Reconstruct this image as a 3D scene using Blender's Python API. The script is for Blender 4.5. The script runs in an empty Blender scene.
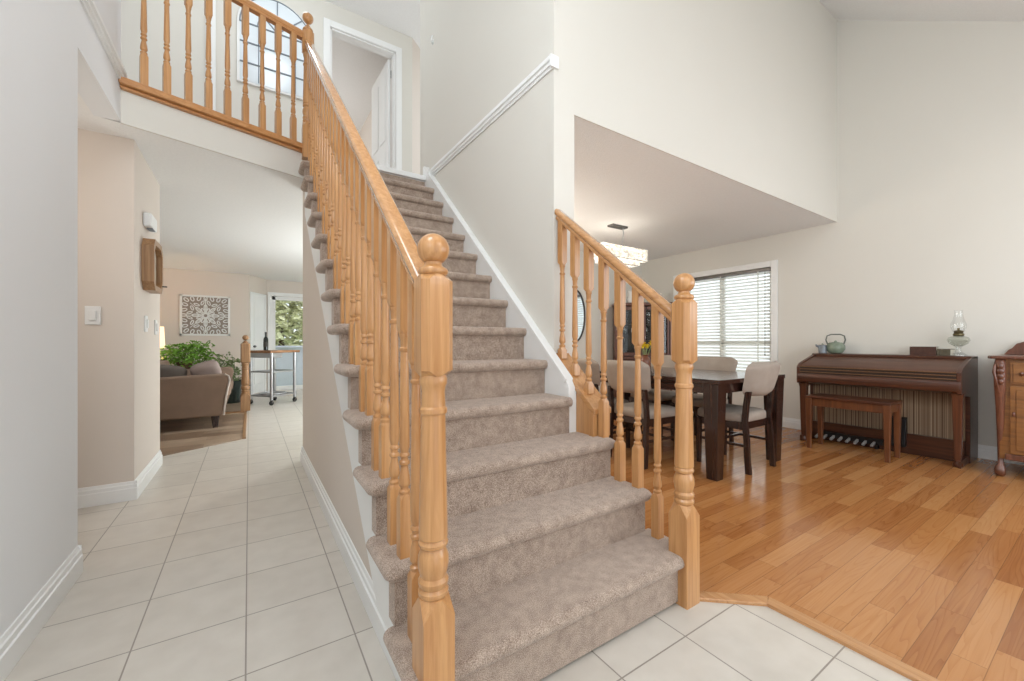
import bpy, bmesh, math, random
from mathutils import Vector, Matrix
R = math.radians
random.seed(7)
S = bpy.context.scene
COL = S.collection

# ---------------------------------------------------------------- camera
YAW = math.atan(263.0 / 404.0)
cam = bpy.data.cameras.new('camera')
cam.sensor_width = 36.0
cam.lens = 404.0 / 1024.0 * 36.0
cam.shift_y = 2.0 / 1024.0
cam.clip_start = 0.05
cam_o = bpy.data.objects.new('camera', cam)
cam_o.location = (0, 0, 1.06)
cam_o.rotation_euler = (R(90), 0, -YAW)
COL.objects.link(cam_o)
S.camera = cam_o
# ---------------------------------------------------------------- colour management
S.view_settings.view_transform = 'Standard'
S.view_settings.look = 'None'
S.view_settings.gamma = 1.0
S.view_settings.use_curve_mapping = False
S.view_settings.exposure = 0.10
# ---------------------------------------------------------------- world (bright overcast sky)
w = bpy.data.worlds.new('sky')
S.world = w
w.use_nodes = True
bg = w.node_tree.nodes['Background']
bg.inputs[0].default_value = (0.90, 0.95, 1.0, 1)
bg.inputs[1].default_value = 1.685


def area(name, loc, rot, sx, sy, power, col=(1, 1, 1)):
    l = bpy.data.lights.new(name, 'AREA')
    l.shape = 'RECTANGLE'
    l.size = sx
    l.size_y = sy
    l.energy = power
    l.color = col
    o = bpy.data.objects.new(name, l)
    o.location = loc
    o.rotation_euler = rot
    COL.objects.link(o)
    return o


def lamp(name, loc, power, size=0.15, col=(1, 0.97, 0.93)):
    l = bpy.data.lights.new(name, 'POINT')
    l.energy = power
    l.color = col
    l.shadow_soft_size = size
    o = bpy.data.objects.new(name, l)
    o.location = loc
    COL.objects.link(o)
    return o


# added area lamp in place of daylight from the unseen front windows
DAY = (0.87, 0.945, 1.0)
COOL = (0.87, 0.945, 1.0)
area('front_window_fill', (3.6, -1.55, 1.35), (R(90), 0, 0), 2.8, 1.7, 33.31, DAY)
# added fill lamps, unseen and not fixtures of the rooms
lamp('foyer_fill', (-0.35, 0.7, 3.2), 59.10, 0.45, COOL)
lamp('great_room_fill', (4.2, -0.2, 1.6), 14.62, 0.4, COOL)
lamp('foyer_low_fill', (-0.45, 0.25, 1.75), 9.81, 0.4, COOL)
lamp('right_corner_fill', (4.7, -1.0, 1.9), 7.08, 0.4, COOL)
lamp('foyer_front_fill', (1.1, -0.75, 2.3), 20.88, 0.4, COOL)
lamp('upper_hall_fill', (0.25, 4.05, 4.5), 12.03, 0.2, COOL)
lamp('bedroom_fill', (0.1, 7.2, 3.9), 40.54, 0.25, COOL)
lamp('kitchen_fill', (2.2, 6.2, 1.15), 113.02, 0.3, COOL)
lamp('dining_side_fill', (2.35, 3.75, 1.7), 34.51, 0.3, (1.0, 0.93, 0.84))
lamp('living_fill', (-2.4, 6.6, 1.9), 9.87, 0.3, (1.0, 0.97, 0.93))
area('living_side_fill', (-4.3, 7.2, 1.5), (R(90), 0, R(-90)), 2.6, 1.8, 12.68, DAY)  # added unseen fill by the left wall, no window there
lamp('passage_fill', (-1.6, 3.1, 1.9), 6.81, 0.15, (1.0, 0.95, 0.9))


# ---------------------------------------------------------------- materials
def lin(c):
    return tuple(((x / 255.0) / 12.92 if x / 255.0 <= 0.04045 else ((x / 255.0 + 0.055) / 1.055) ** 2.4) for x in c) + (1.0,)


def newmat(name):
    m = bpy.data.materials.new(name)
    m.use_nodes = True
    return m, m.node_tree.nodes, m.node_tree.links, m.node_tree.nodes['Principled BSDF']


def paint(name, c, rough=0.6, var=0.03, scale=3.0, bump=0.0, bscale=200.0, metal=0.0, spec=0.5):
    m, N, L, b = newmat(name)
    tc = N.new('ShaderNodeTexCoord')
    no = N.new('ShaderNodeTexNoise')
    no.inputs['Scale'].default_value = scale
    no.inputs['Detail'].default_value = 3
    L.new(tc.outputs['Object'], no.inputs['Vector'])
    cr = N.new('ShaderNodeValToRGB')
    a = lin(c)
    cr.color_ramp.elements[0].position = 0.3
    cr.color_ramp.elements[1].position = 0.7
    cr.color_ramp.elements[0].color = tuple(max(0, x * (1 - var)) for x in a[:3]) + (1,)
    cr.color_ramp.elements[1].color = tuple(min(1, x * (1 + var)) for x in a[:3]) + (1,)
    L.new(no.outputs['Fac'], cr.inputs['Fac'])
    L.new(cr.outputs['Color'], b.inputs['Base Color'])
    b.inputs['Roughness'].default_value = rough
    b.inputs['Metallic'].default_value = metal
    b.inputs['Specular IOR Level'].default_value = spec
    if bump > 0:
        n2 = N.new('ShaderNodeTexNoise')
        n2.inputs['Scale'].default_value = bscale
        n2.inputs['Detail'].default_value = 2
        L.new(tc.outputs['Object'], n2.inputs['Vector'])
        bp = N.new('ShaderNodeBump')
        bp.inputs['Strength'].default_value = bump
        bp.inputs['Distance'].default_value = 0.01
        L.new(n2.outputs['Fac'], bp.inputs['Height'])
        L.new(bp.outputs['Normal'], b.inputs['Normal'])
    return m


def wood(name, c1, c2, axis='z', rough=0.35, sc=40.0, st=2.0, coat=0.0):
    m, N, L, b = newmat(name)
    tc = N.new('ShaderNodeTexCoord')
    mp = N.new('ShaderNodeMapping')
    s = [sc, sc, sc]
    s['xyz'.index(axis)] = st
    mp.inputs['Scale'].default_value = s
    L.new(tc.outputs['Object'], mp.inputs['Vector'])
    no = N.new('ShaderNodeTexNoise')
    no.inputs['Scale'].default_value = 1.0
    no.inputs['Detail'].default_value = 5
    no.inputs['Roughness'].default_value = 0.6
    no.inputs['Distortion'].default_value = 0.6
    L.new(mp.outputs['Vector'], no.inputs['Vector'])
    cr = N.new('ShaderNodeValToRGB')
    cr.color_ramp.elements[0].position = 0.32
    cr.color_ramp.elements[1].position = 0.68
    cr.color_ramp.elements[0].color = lin(c1)
    cr.color_ramp.elements[1].color = lin(c2)
    L.new(no.outputs['Fac'], cr.inputs['Fac'])
    L.new(cr.outputs['Color'], b.inputs['Base Color'])
    b.inputs['Roughness'].default_value = rough
    b.inputs['Coat Weight'].default_value = coat
    b.inputs['Coat Roughness'].default_value = 0.08
    return m


def emit(name, c, s):
    m, N, L, b = newmat(name)
    b.inputs['Base Color'].default_value = lin(c)
    b.inputs['Emission Color'].default_value = lin(c)
    b.inputs['Emission Strength'].default_value = s
    return m


def crystal_mat():
    m, N, L, b = newmat('lit_crystal')
    tc = N.new('ShaderNodeTexCoord')
    vo = N.new('ShaderNodeTexVoronoi')
    vo.inputs['Scale'].default_value = 34
    L.new(tc.outputs['Object'], vo.inputs['Vector'])
    sp = N.new('ShaderNodeSeparateColor')
    L.new(vo.outputs['Color'], sp.inputs[0])
    mr = N.new('ShaderNodeMapRange')
    mr.inputs['To Min'].default_value = 0.08
    mr.inputs['To Max'].default_value = 0.9
    L.new(sp.outputs[0], mr.inputs['Value'])
    b.inputs['Base Color'].default_value = lin((235, 230, 220))
    b.inputs['Emission Color'].default_value = lin((255, 243, 222))
    b.inputs['Roughness'].default_value = 0.1
    L.new(mr.outputs[0], b.inputs['Emission Strength'])
    return m


def blind_mat():
    m, N, L, b = newmat('white_blind_slat')
    b.inputs['Base Color'].default_value = lin((238, 238, 235))
    b.inputs['Roughness'].default_value = 0.5
    tr = N.new('ShaderNodeBsdfTranslucent')
    tr.inputs[0].default_value = lin((250, 250, 246))
    mx = N.new('ShaderNodeMixShader')
    mx.inputs[0].default_value = 0.68
    out = [n for n in N if n.type == 'OUTPUT_MATERIAL'][0]
    L.new(b.outputs[0], mx.inputs[1])
    L.new(tr.outputs[0], mx.inputs[2])
    L.new(mx.outputs[0], out.inputs['Surface'])
    return m


def glass(name, tint=(1, 1, 1), gloss=0.1):
    m, N, L, b = newmat(name)
    N.remove(b)
    out = [n for n in N if n.type == 'OUTPUT_MATERIAL'][0]
    t = N.new('ShaderNodeBsdfTransparent')
    t.inputs[0].default_value = tuple(tint) + (1,)
    g = N.new('ShaderNodeBsdfGlossy')
    g.inputs['Roughness'].default_value = 0.03
    fr = N.new('ShaderNodeLayerWeight')
    fr.inputs['Blend'].default_value = 0.35
    mu = N.new('ShaderNodeMath')
    mu.operation = 'MULTIPLY_ADD'
    mu.inputs[1].default_value = 0.6
    mu.inputs[2].default_value = gloss
    mu.use_clamp = True
    L.new(fr.outputs['Facing'], mu.inputs[0])
    mx = N.new('ShaderNodeMixShader')
    L.new(mu.outputs[0], mx.inputs[0])
    L.new(t.outputs[0], mx.inputs[1])
    L.new(g.outputs[0], mx.inputs[2])
    L.new(mx.outputs[0], out.inputs['Surface'])
    return m


def mth(N, L, op, a, b=None, c=None):
    n = N.new('ShaderNodeMath')
    n.operation = op
    for i, x in enumerate((a, b, c)):
        if x is None:
            continue
        if isinstance(x, (int, float)):
            n.inputs[i].default_value = x
        else:
            L.new(x, n.inputs[i])
    return n.outputs[0]


def tile_mat():
    m, N, L, b = newmat('floor_tile')
    tc = N.new('ShaderNodeTexCoord')
    sp = N.new('ShaderNodeSeparateXYZ')
    L.new(tc.outputs['Object'], sp.inputs[0])
    T = 0.332
    masks = []
    ids = []
    for k, o in ((0, -0.009), (1, 0.880)):
        u = mth(N, L, 'DIVIDE', mth(N, L, 'SUBTRACT', sp.outputs[k], o - 40 * T), T)
        f = mth(N, L, 'FRACT', u)
        d = mth(N, L, 'MINIMUM', f, mth(N, L, 'SUBTRACT', 1.0, f))
        masks.append(mth(N, L, 'LESS_THAN', d, 0.0075))
        ids.append(mth(N, L, 'FLOOR', u))
    g = mth(N, L, 'MAXIMUM', masks[0], masks[1])
    cmb = N.new('ShaderNodeCombineXYZ')
    L.new(ids[0], cmb.inputs[0])
    L.new(ids[1], cmb.inputs[1])
    wn = N.new('ShaderNodeTexWhiteNoise')
    wn.noise_dimensions = '3D'
    L.new(cmb.outputs[0], wn.inputs['Vector'])
    no = N.new('ShaderNodeTexNoise')
    no.inputs['Scale'].default_value = 9
    no.inputs['Detail'].default_value = 5
    L.new(tc.outputs['Object'], no.inputs['Vector'])
    v = mth(N, L, 'ADD', mth(N, L, 'MULTIPLY', no.outputs['Fac'], 0.8), mth(N, L, 'MULTIPLY', wn.outputs['Value'], 0.25))
    cr = N.new('ShaderNodeValToRGB')
    cr.color_ramp.elements[0].position = 0.25
    cr.color_ramp.elements[1].position = 0.85
    cr.color_ramp.elements[0].color = lin((203, 195, 184))
    cr.color_ramp.elements[1].color = lin((219, 212, 202))
    L.new(v, cr.inputs['Fac'])
    mx = N.new('ShaderNodeMix')
    mx.data_type = 'RGBA'
    L.new(g, mx.inputs['Factor'])
    L.new(cr.outputs['Color'], mx.inputs['A'])
    mx.inputs['B'].default_value = lin((152, 143, 133))
    L.new(mx.outputs['Result'], b.inputs['Base Color'])
    b.inputs['Roughness'].default_value = 0.33
    b.inputs['Specular IOR Level'].default_value = 0.45
    bp = N.new('ShaderNodeBump')
    bp.inputs['Strength'].default_value = 0.35
    bp.inputs['Distance'].default_value = 0.004
    L.new(mth(N, L, 'SUBTRACT', 1.0, g), bp.inputs['Height'])
    L.new(bp.outputs['Normal'], b.inputs['Normal'])
    return m


def plank_mat(name, cols, W, LEN, rough, swap=False):
    m, N, L, b = newmat(name)
    tc = N.new('ShaderNodeTexCoord')
    sp = N.new('ShaderNodeSeparateXYZ')
    L.new(tc.outputs['Object'], sp.inputs[0])
    ax, ay = (sp.outputs[0], sp.outputs[1])
    rowf = mth(N, L, 'DIVIDE', mth(N, L, 'ADD', ay, 20.0), W)
    row = mth(N, L, 'FLOOR', rowf)
    w1 = N.new('ShaderNodeTexWhiteNoise')
    w1.noise_dimensions = '1D'
    L.new(row, w1.inputs['W'])
    # every row has its own offset and its own board length
    ln = mth(N, L, 'MULTIPLY_ADD', w1.outputs['Value'], LEN * 0.6, LEN * 0.7)
    xs = mth(N, L, 'DIVIDE', mth(N, L, 'ADD', mth(N, L, 'ADD', ax, 20.0), mth(N, L, 'MULTIPLY', w1.outputs['Value'], 7.31)), ln)
    colid = mth(N, L, 'FLOOR', xs)
    cmb = N.new('ShaderNodeCombineXYZ')
    L.new(row, cmb.inputs[0])
    L.new(colid, cmb.inputs[1])
    w2 = N.new('ShaderNodeTexWhiteNoise')
    w2.noise_dimensions = '3D'
    L.new(cmb.outputs[0], w2.inputs['Vector'])
    gv = N.new('ShaderNodeCombineXYZ')
    L.new(mth(N, L, 'MULTIPLY', ax, 1.6), gv.inputs[0])
    L.new(mth(N, L, 'MULTIPLY', ay, 60.0), gv.inputs[1])
    L.new(mth(N, L, 'MULTIPLY', w2.outputs['Value'], 60.0), gv.inputs[2])
    no = N.new('ShaderNodeTexNoise')
    no.inputs['Scale'].default_value = 1.0
    no.inputs['Detail'].default_value = 5
    no.inputs['Distortion'].default_value = 1.2
    L.new(gv.outputs[0], no.inputs['Vector'])
    # cathedral grain: bands of a slow noise
    gv2 = N.new('ShaderNodeCombineXYZ')
    L.new(mth(N, L, 'MULTIPLY', ax, 0.8), gv2.inputs[0])
    L.new(mth(N, L, 'MULTIPLY', ay, 12.0), gv2.inputs[1])
    L.new(mth(N, L, 'MULTIPLY', w2.outputs['Value'], 33.0), gv2.inputs[2])
    n2 = N.new('ShaderNodeTexNoise')
    n2.inputs['Scale'].default_value = 1.0
    n2.inputs['Detail'].default_value = 1.5
    L.new(gv2.outputs[0], n2.inputs['Vector'])
    bands = mth(N, L, 'FRACT', mth(N, L, 'MULTIPLY', n2.outputs['Fac'], 17.0))
    bands = mth(N, L, 'POWER', bands, 4.0)
    v = mth(N, L, 'ADD', mth(N, L, 'MULTIPLY', no.outputs['Fac'], 0.42), mth(N, L, 'MULTIPLY', w2.outputs['Value'], 0.62))
    v = mth(N, L, 'SUBTRACT', v, mth(N, L, 'MULTIPLY', bands, 0.20))
    cr = N.new('ShaderNodeValToRGB')
    e = cr.color_ramp.elements
    e[0].position = 0.12
    e[0].color = lin(cols[0])
    e[1].position = 0.9
    e[1].color = lin(cols[2])
    k = e.new(0.5)
    k.color = lin(cols[1])
    L.new(v, cr.inputs['Fac'])
    fy = mth(N, L, 'FRACT', rowf)
    dy = mth(N, L, 'MULTIPLY', mth(N, L, 'MINIMUM', fy, mth(N, L, 'SUBTRACT', 1.0, fy)), W)
    fx = mth(N, L, 'FRACT', xs)
    dx = mth(N, L, 'MULTIPLY', mth(N, L, 'MINIMUM', fx, mth(N, L, 'SUBTRACT', 1.0, fx)), ln)
    g = mth(N, L, 'LESS_THAN', mth(N, L, 'MINIMUM', dx, dy), 0.0011)
    mx = N.new('ShaderNodeMix')
    mx.data_type = 'RGBA'
    L.new(mth(N, L, 'MULTIPLY', g, 0.5), mx.inputs['Factor'])
    L.new(cr.outputs['Color'], mx.inputs['A'])
    mx.inputs['B'].default_value = lin(tuple(int(x * 0.5) for x in cols[0]))
    L.new(mx.outputs['Result'], b.inputs['Base Color'])
    b.inputs['Roughness'].default_value = rough
    return m


def carpet_mat():
    m, N, L, b = newmat('taupe_carpet')
    tc = N.new('ShaderNodeTexCoord')
    n1 = N.new('ShaderNodeTexNoise')
    n1.inputs['Scale'].default_value = 330
    n1.inputs['Detail'].default_value = 3
    n2 = N.new('ShaderNodeTexNoise')
    n2.inputs['Scale'].default_value = 26
    n2.inputs['Detail'].default_value = 4
    for n in (n1, n2):
        L.new(tc.outputs['Object'], n.inputs['Vector'])
    v = mth(N, L, 'ADD', mth(N, L, 'MULTIPLY', n1.outputs['Fac'], 0.74), mth(N, L, 'MULTIPLY', n2.outputs['Fac'], 0.26))
    cr = N.new('ShaderNodeValToRGB')
    cr.color_ramp.elements[0].position = 0.36
    cr.color_ramp.elements[1].position = 0.64
    cr.color_ramp.elements[0].color = lin((128, 107, 93))
    cr.color_ramp.elements[1].color = lin((209, 189, 172))
    L.new(v, cr.inputs['Fac'])
    L.new(cr.outputs['Color'], b.inputs['Base Color'])
    b.inputs['Roughness'].default_value = 1.0
    b.inputs['Specular IOR Level'].default_value = 0.1
    b.inputs['Sheen Weight'].default_value = 0.55
    b.inputs['Sheen Tint'].default_value = (1.0, 0.88, 0.80, 1)
    b.inputs['Sheen Roughness'].default_value = 0.5
    bp = N.new('ShaderNodeBump')
    bp.inputs['Strength'].default_value = 0.9
    bp.inputs['Distance'].default_value = 0.006
    L.new(v, bp.inputs['Height'])
    L.new(bp.outputs['Normal'], b.inputs['Normal'])
    return m


def stripe_mat():
    m, N, L, b = newmat('striped_speaker_cloth')
    tc = N.new('ShaderNodeTexCoord')
    mp = N.new('ShaderNodeMapping')
    mp.inputs['Scale'].default_value = (0, 85, 0)
    L.new(tc.outputs['Object'], mp.inputs['Vector'])
    no = N.new('ShaderNodeTexNoise')
    no.inputs['Scale'].default_value = 1.0
    no.inputs['Detail'].default_value = 3
    L.new(mp.outputs['Vector'], no.inputs['Vector'])
    cr = N.new('ShaderNodeValToRGB')
    e = cr.color_ramp.elements
    e[0].position = 0.34
    e[0].color = lin((78, 58, 44))
    e[1].position = 0.62
    e[1].color = lin((176, 156, 130))
    k = e.new(0.46)
    k.color = lin((122, 100, 80))
    L.new(no.outputs['Fac'], cr.inputs['Fac'])
    L.new(cr.outputs['Color'], b.inputs['Base Color'])
    b.inputs['Roughness'].default_value = 0.9
    return m


def leaf_mat(name, a, c):
    return paint(name, ((a[0] + c[0]) // 2, (a[1] + c[1]) // 2, (a[2] + c[2]) // 2), 0.5, 0.45, 22.0)


M = {}
WALLC = (223, 219, 210)
M['wall'] = paint('greige_wall_paint', WALLC, 0.75, 0.008, 1.5, 0.05, 260)
M['warmwall'] = paint('beige_wall_paint', (220, 209, 198), 0.75, 0.008, 1.5, 0.05, 260)
M['litwall'] = paint('lightened_wall_paint', (236, 237, 238), 0.75, 0.008, 1.5, 0.05, 260)  # wall paint lightened to stand in for light the near wall lacks
M['ceil'] = paint('textured_white_ceiling', (243, 242, 240), 0.9, 0.02, 60, 0.5, 140)
M['trim'] = paint('white_trim_paint', (240, 240, 238), 0.4, 0.006, 4)
M['tile'] = tile_mat()
M['oakfloor'] = plank_mat('oak_floor_planks', ((150, 92, 48), (180, 122, 71), (196, 142, 91)), 0.082, 0.72, 0.15)
M['livfloor'] = plank_mat('tan_floor_planks', ((128, 104, 84), (164, 140, 117), (188, 168, 147)), 0.19, 1.3, 0.3)
M['oak'] = wood('honey_oak', (180, 126, 76), (207, 156, 103), 'z', 0.28, 60, 2.5, 0.3)
M['oaky'] = wood('honey_oak_along', (180, 126, 76), (207, 156, 103), 'y', 0.15, 60, 2.5, 1.0)
M['oakx'] = wood('honey_oak_across', (180, 122, 70), (206, 150, 96), 'x', 0.3, 60, 2.5, 0.2)
M['oldoak'] = wood('brown_oak', (142, 104, 70), (176, 136, 96), 'z', 0.35, 60, 2.5)
M['carpet'] = carpet_mat()
M['espresso'] = wood('espresso_wood', (34, 18, 14), (58, 35, 27), 'z', 0.25, 40, 2.0, 0.3)
M['espressoy'] = wood('espresso_wood_top', (42, 25, 20), (66, 42, 34), 'y', 0.2, 40, 2.0, 0.4)
M['walnut'] = wood('walnut_cabinet', (58, 31, 20), (90, 50, 31), 'y', 0.32, 45, 2.0, 0.2)
M['walnutz'] = wood('walnut_upright', (70, 38, 24), (104, 60, 37), 'z', 0.32, 45, 2.0, 0.2)
M['benchz'] = wood('bench_wood', (88, 50, 28), (122, 73, 42), 'z', 0.32, 45, 2.0, 0.2)
M['rolltop'] = wood('dark_roll_top', (74, 46, 34), (100, 66, 50), 'y', 0.4, 45, 2.0)
M['darkstrip'] = paint('dark_strip', (38, 22, 16), 0.4)
M['goldstrip'] = paint('brass_strip', (128, 92, 60), 0.4, 0.03, 5, metal=0.3)
M['stripe'] = stripe_mat()
M['buffet'] = wood('golden_walnut', (112, 72, 38), (150, 102, 56), 'y', 0.3, 30, 2.5, 0.2)
M['carved'] = wood('carved_walnut', (84, 48, 34), (124, 78, 58), 'z', 0.28, 45, 2.0, 0.3)
M['hutch'] = wood('cherry_hutch', (78, 44, 30), (106, 62, 42), 'z', 0.35, 45, 2.0)
M['fabric'] = paint('beige_grey_upholstery', (163, 151, 140), 0.95, 0.08, 9, 0.2, 300, spec=0.2)
M['sofa'] = paint('taupe_sofa_velvet', (140, 118, 102), 0.9, 0.08, 6, 0.15, 250, spec=0.25)
M['sofalight'] = paint('lit_sofa_piping', (196, 184, 174), 0.85, 0.04, 6)  # pale tone paints the light falling on the arm's front edge
M['pillow'] = paint('mauve_pillow', (158, 142, 136), 0.9, 0.07, 9, 0.15, 250, spec=0.25)
M['greycush'] = paint('grey_cushion', (112, 104, 98), 0.95, 0.07, 9, 0.2, 250, spec=0.2)
M['black'] = paint('black_plastic', (20, 20, 21), 0.4)
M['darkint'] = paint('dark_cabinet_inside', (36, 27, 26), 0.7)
M['chrome'] = paint('brushed_steel', (190, 192, 196), 0.28, 0.03, 10, metal=0.9)
M['nickel'] = paint('dull_nickel', (120, 118, 116), 0.35, 0.03, 10, metal=0.9)
M['white'] = paint('white_plastic', (236, 236, 234), 0.4)
M['blind'] = blind_mat()
M['butcher'] = wood('butcher_block', (128, 88, 58), (176, 130, 92), 'x', 0.4, 30, 3.0)
M['bottle'] = paint('dark_green_bottle', (16, 24, 16), 0.08)
M['label'] = paint('bottle_label', (64, 60, 54), 0.6)
M['leaf'] = leaf_mat('bright_leaf', (78, 132, 36), (170, 208, 92))
M['leaf2'] = leaf_mat('dull_leaf', (98, 122, 70), (166, 180, 126))
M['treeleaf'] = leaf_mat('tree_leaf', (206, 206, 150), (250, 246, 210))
M['soil'] = paint('potting_soil', (48, 36, 28), 1.0)
M['pot'] = paint('dark_green_glazed_pot', (52, 62, 58), 0.25)
M['terra'] = paint('brown_pot', (110, 84, 62), 0.6)
M['shade'] = emit('lit_lamp_shade', (255, 226, 190), 0.9)
M['crystal'] = crystal_mat()
M['glass'] = glass('clear_glass', (0.99, 1.0, 1.0), 0.04)
M['pane'] = glass('window_glass', (0.97, 0.985, 0.98), 0.02)
M['oil'] = glass('lamp_oil_glass', (0.86, 0.88, 0.84), 0.06)
M['brass'] = paint('aged_brass', (104, 94, 66), 0.4, 0.1, 30, metal=0.7)
M['teapot'] = paint('celadon_glaze', (128, 140, 122), 0.2, 0.15, 25)
M['teahandle'] = paint('grey_handle', (98, 100, 92), 0.4)
M['creamer'] = paint('blue_grey_pottery', (126, 132, 138), 0.25, 0.25, 25)
M['book1'] = paint('brown_leather_cover', (74, 42, 28), 0.6, 0.2, 30)
M['book2'] = paint('olive_cover', (92, 84, 66), 0.6, 0.15, 30)
M['pages'] = paint('cream_pages', (206, 198, 182), 0.9, 0.05, 60)
M['mirror'] = paint('mirror_silver', (226, 232, 234), 0.03, 0.0, 1, metal=1.0)
M['gapshade'] = paint('openwork_shade', (158, 145, 135), 0.8)
M['iron'] = paint('dark_iron', (46, 42, 40), 0.5)
M['candle'] = paint('white_wax', (238, 232, 220), 0.5)
M['yellow'] = paint('yellow_petal', (240, 206, 30), 0.6, 0.12, 60)
M['vase'] = paint('brown_vase', (116, 66, 42), 0.3)
M['china'] = paint('white_china', (226, 224, 220), 0.2)
M['deck'] = paint('blue_grey_deck', (206, 208, 226), 0.7, 0.04, 5)
M['grass'] = paint('lawn_green', (130, 150, 86), 1.0, 0.3, 8)
M['bark'] = paint('bark', (90, 74, 58), 0.9, 0.2, 12)
M['paleblue'] = paint('pale_mirror_glass', (226, 233, 238), 0.12, 0.02, 3)
M['greyline'] = paint('grey_muntin', (120, 128, 136), 0.5)
M['silverpedal'] = paint('silver_pedal', (158, 154, 150), 0.35, 0.05, 10)


# ---------------------------------------------------------------- mesh builder
class MB:
    def __init__(s):
        s.v = []
        s.f = []

    def add(s, vs, fs, Mx=None):
        b = len(s.v)
        for p in vs:
            p = Vector(p)
            s.v.append(tuple(Mx @ p) if Mx is not None else tuple(p))
        s.f += [tuple(i + b for i in f) for f in fs]
        return s

    def box(s, x0, y0, z0, x1, y1, z1, Mx=None):
        vs = [(x, y, z) for x in (x0, x1) for y in (y0, y1) for z in (z0, z1)]
        fs = [(0, 1, 3, 2), (4, 6, 7, 5), (0, 4, 5, 1), (2, 3, 7, 6), (0, 2, 6, 4), (1, 5, 7, 3)]
        return s.add(vs, fs, Mx)

    def cbox(s, c, d, Mx=None):
        return s.box(c[0] - d[0] / 2, c[1] - d[1] / 2, c[2] - d[2] / 2, c[0] + d[0] / 2, c[1] + d[1] / 2, c[2] + d[2] / 2, Mx)

    def prism(s, pts, axis, a, b, Mx=None):
        def P(p, t):
            return {'x': (t, p[0], p[1]), 'y': (p[0], t, p[1]), 'z': (p[0], p[1], t)}[axis]
        n = len(pts)
        vs = [P(p, a) for p in pts] + [P(p, b) for p in pts]
        fs = [tuple(range(n)), tuple(range(2 * n - 1, n - 1, -1))]
        fs += [(i, (i + 1) % n, n + (i + 1) % n, n + i) for i in range(n)]
        return s.add(vs, fs, Mx)

    def rings(s, rs, Mx=None, cap=True):
        n = len(rs[0])
        vs = [p for r in rs for p in r]
        fs = []
        for k in range(len(rs) - 1):
            for i in range(n):
                j = (i + 1) % n
                fs.append((k * n + i, k * n + j, (k + 1) * n + j, (k + 1) * n + i))
        if cap:
            fs.append(tuple(range(n)))
            fs.append(tuple((len(rs) - 1) * n + i for i in range(n - 1, -1, -1)))
        return s.add(vs, fs, Mx)

    def lathe(s, prof, c=(0, 0, 0), seg=20, Mx=None):
        rs = []
        for r, z in prof:
            r = max(r, 0.0004)
            rs.append([(c[0] + r * math.cos(2 * math.pi * i / seg), c[1] + r * math.sin(2 * math.pi * i / seg), c[2] + z) for i in range(seg)])
        return s.rings(rs, Mx)

    def oct(s, secs, c=(0, 0, 0), Mx=None):
        """square post with chamfered corners: secs = (z, half, chamfer)"""
        rs = []
        for z, h, k in secs:
            k = min(k, h * 0.98)
            q = [(h, -h + k), (h, h - k), (h - k, h), (-h + k, h), (-h, h - k), (-h, -h + k), (-h + k, -h), (h - k, -h)]
            rs.append([(c[0] + x, c[1] + y, c[2] + z) for x, y in q])
        return s.rings(rs, Mx)

    def tube(s, path, r, seg=8, Mx=None, closed=False):
        P = [Vector(p) for p in path]
        n = len(P)
        rs = []
        up = None
        for i in range(n):
            a = P[(i - 1) % n] if closed or i > 0 else P[i]
            b = P[(i + 1) % n] if closed or i < n - 1 else P[i]
            t = (b - a).normalized()
            if up is None:
                up = Vector((0, 0, 1)) if abs(t.z) < 0.9 else Vector((1, 0, 0))
            u = t.cross(up)
            if u.length < 1e-6:
                u = t.orthogonal()
            u.normalize()
            vv = u.cross(t).normalized()
            up = vv
            rr = r[i] if isinstance(r, (list, tuple)) else r
            rs.append([tuple(P[i] + u * rr * math.cos(2 * math.pi * k / seg) + vv * rr * math.sin(2 * math.pi * k / seg)) for k in range(seg)])
        if closed:
            rs.append(rs[0])
            return s.rings(rs, Mx, cap=False)
        return s.rings(rs, Mx)

    def bar(s, p, q, wx, wy, Mx=None):
        """rectangular bar from p to q; wx sideways (horizontal), wy the other way"""
        p, q = Vector(p), Vector(q)
        t = (q - p).normalized()
        up = Vector((0, 0, 1)) if abs(t.z) < 0.95 else Vector((0, 1, 0))
        u = t.cross(up).normalized()
        v = u.cross(t).normalized()
        rs = [[tuple(o + u * a * wx / 2 + v * b * wy / 2) for a, b in ((-1, -1), (1, -1), (1, 1), (-1, 1))] for o in (p, q)]
        return s.rings(rs, Mx)

    def ell(s, c, r, nu=16, nv=10, Mx=None, e=1.0):
        """(super)ellipsoid: e < 1 makes it squarer"""
        def pw(x):
            return math.copysign(abs(x) ** e, x)
        rs = []
        for j in range(nv + 1):
            ph = -math.pi / 2 + math.pi * j / nv
            ph = max(-math.pi / 2 + 0.03, min(math.pi / 2 - 0.03, ph))
            cz, cr = pw(math.sin(ph)), pw(math.cos(ph))
            rs.append([(c[0] + r[0] * cr * pw(math.cos(2 * math.pi * i / nu)), c[1] + r[1] * cr * pw(math.sin(2 * math.pi * i / nu)), c[2] + r[2] * cz) for i in range(nu)])
        return s.rings(rs, Mx)

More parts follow.
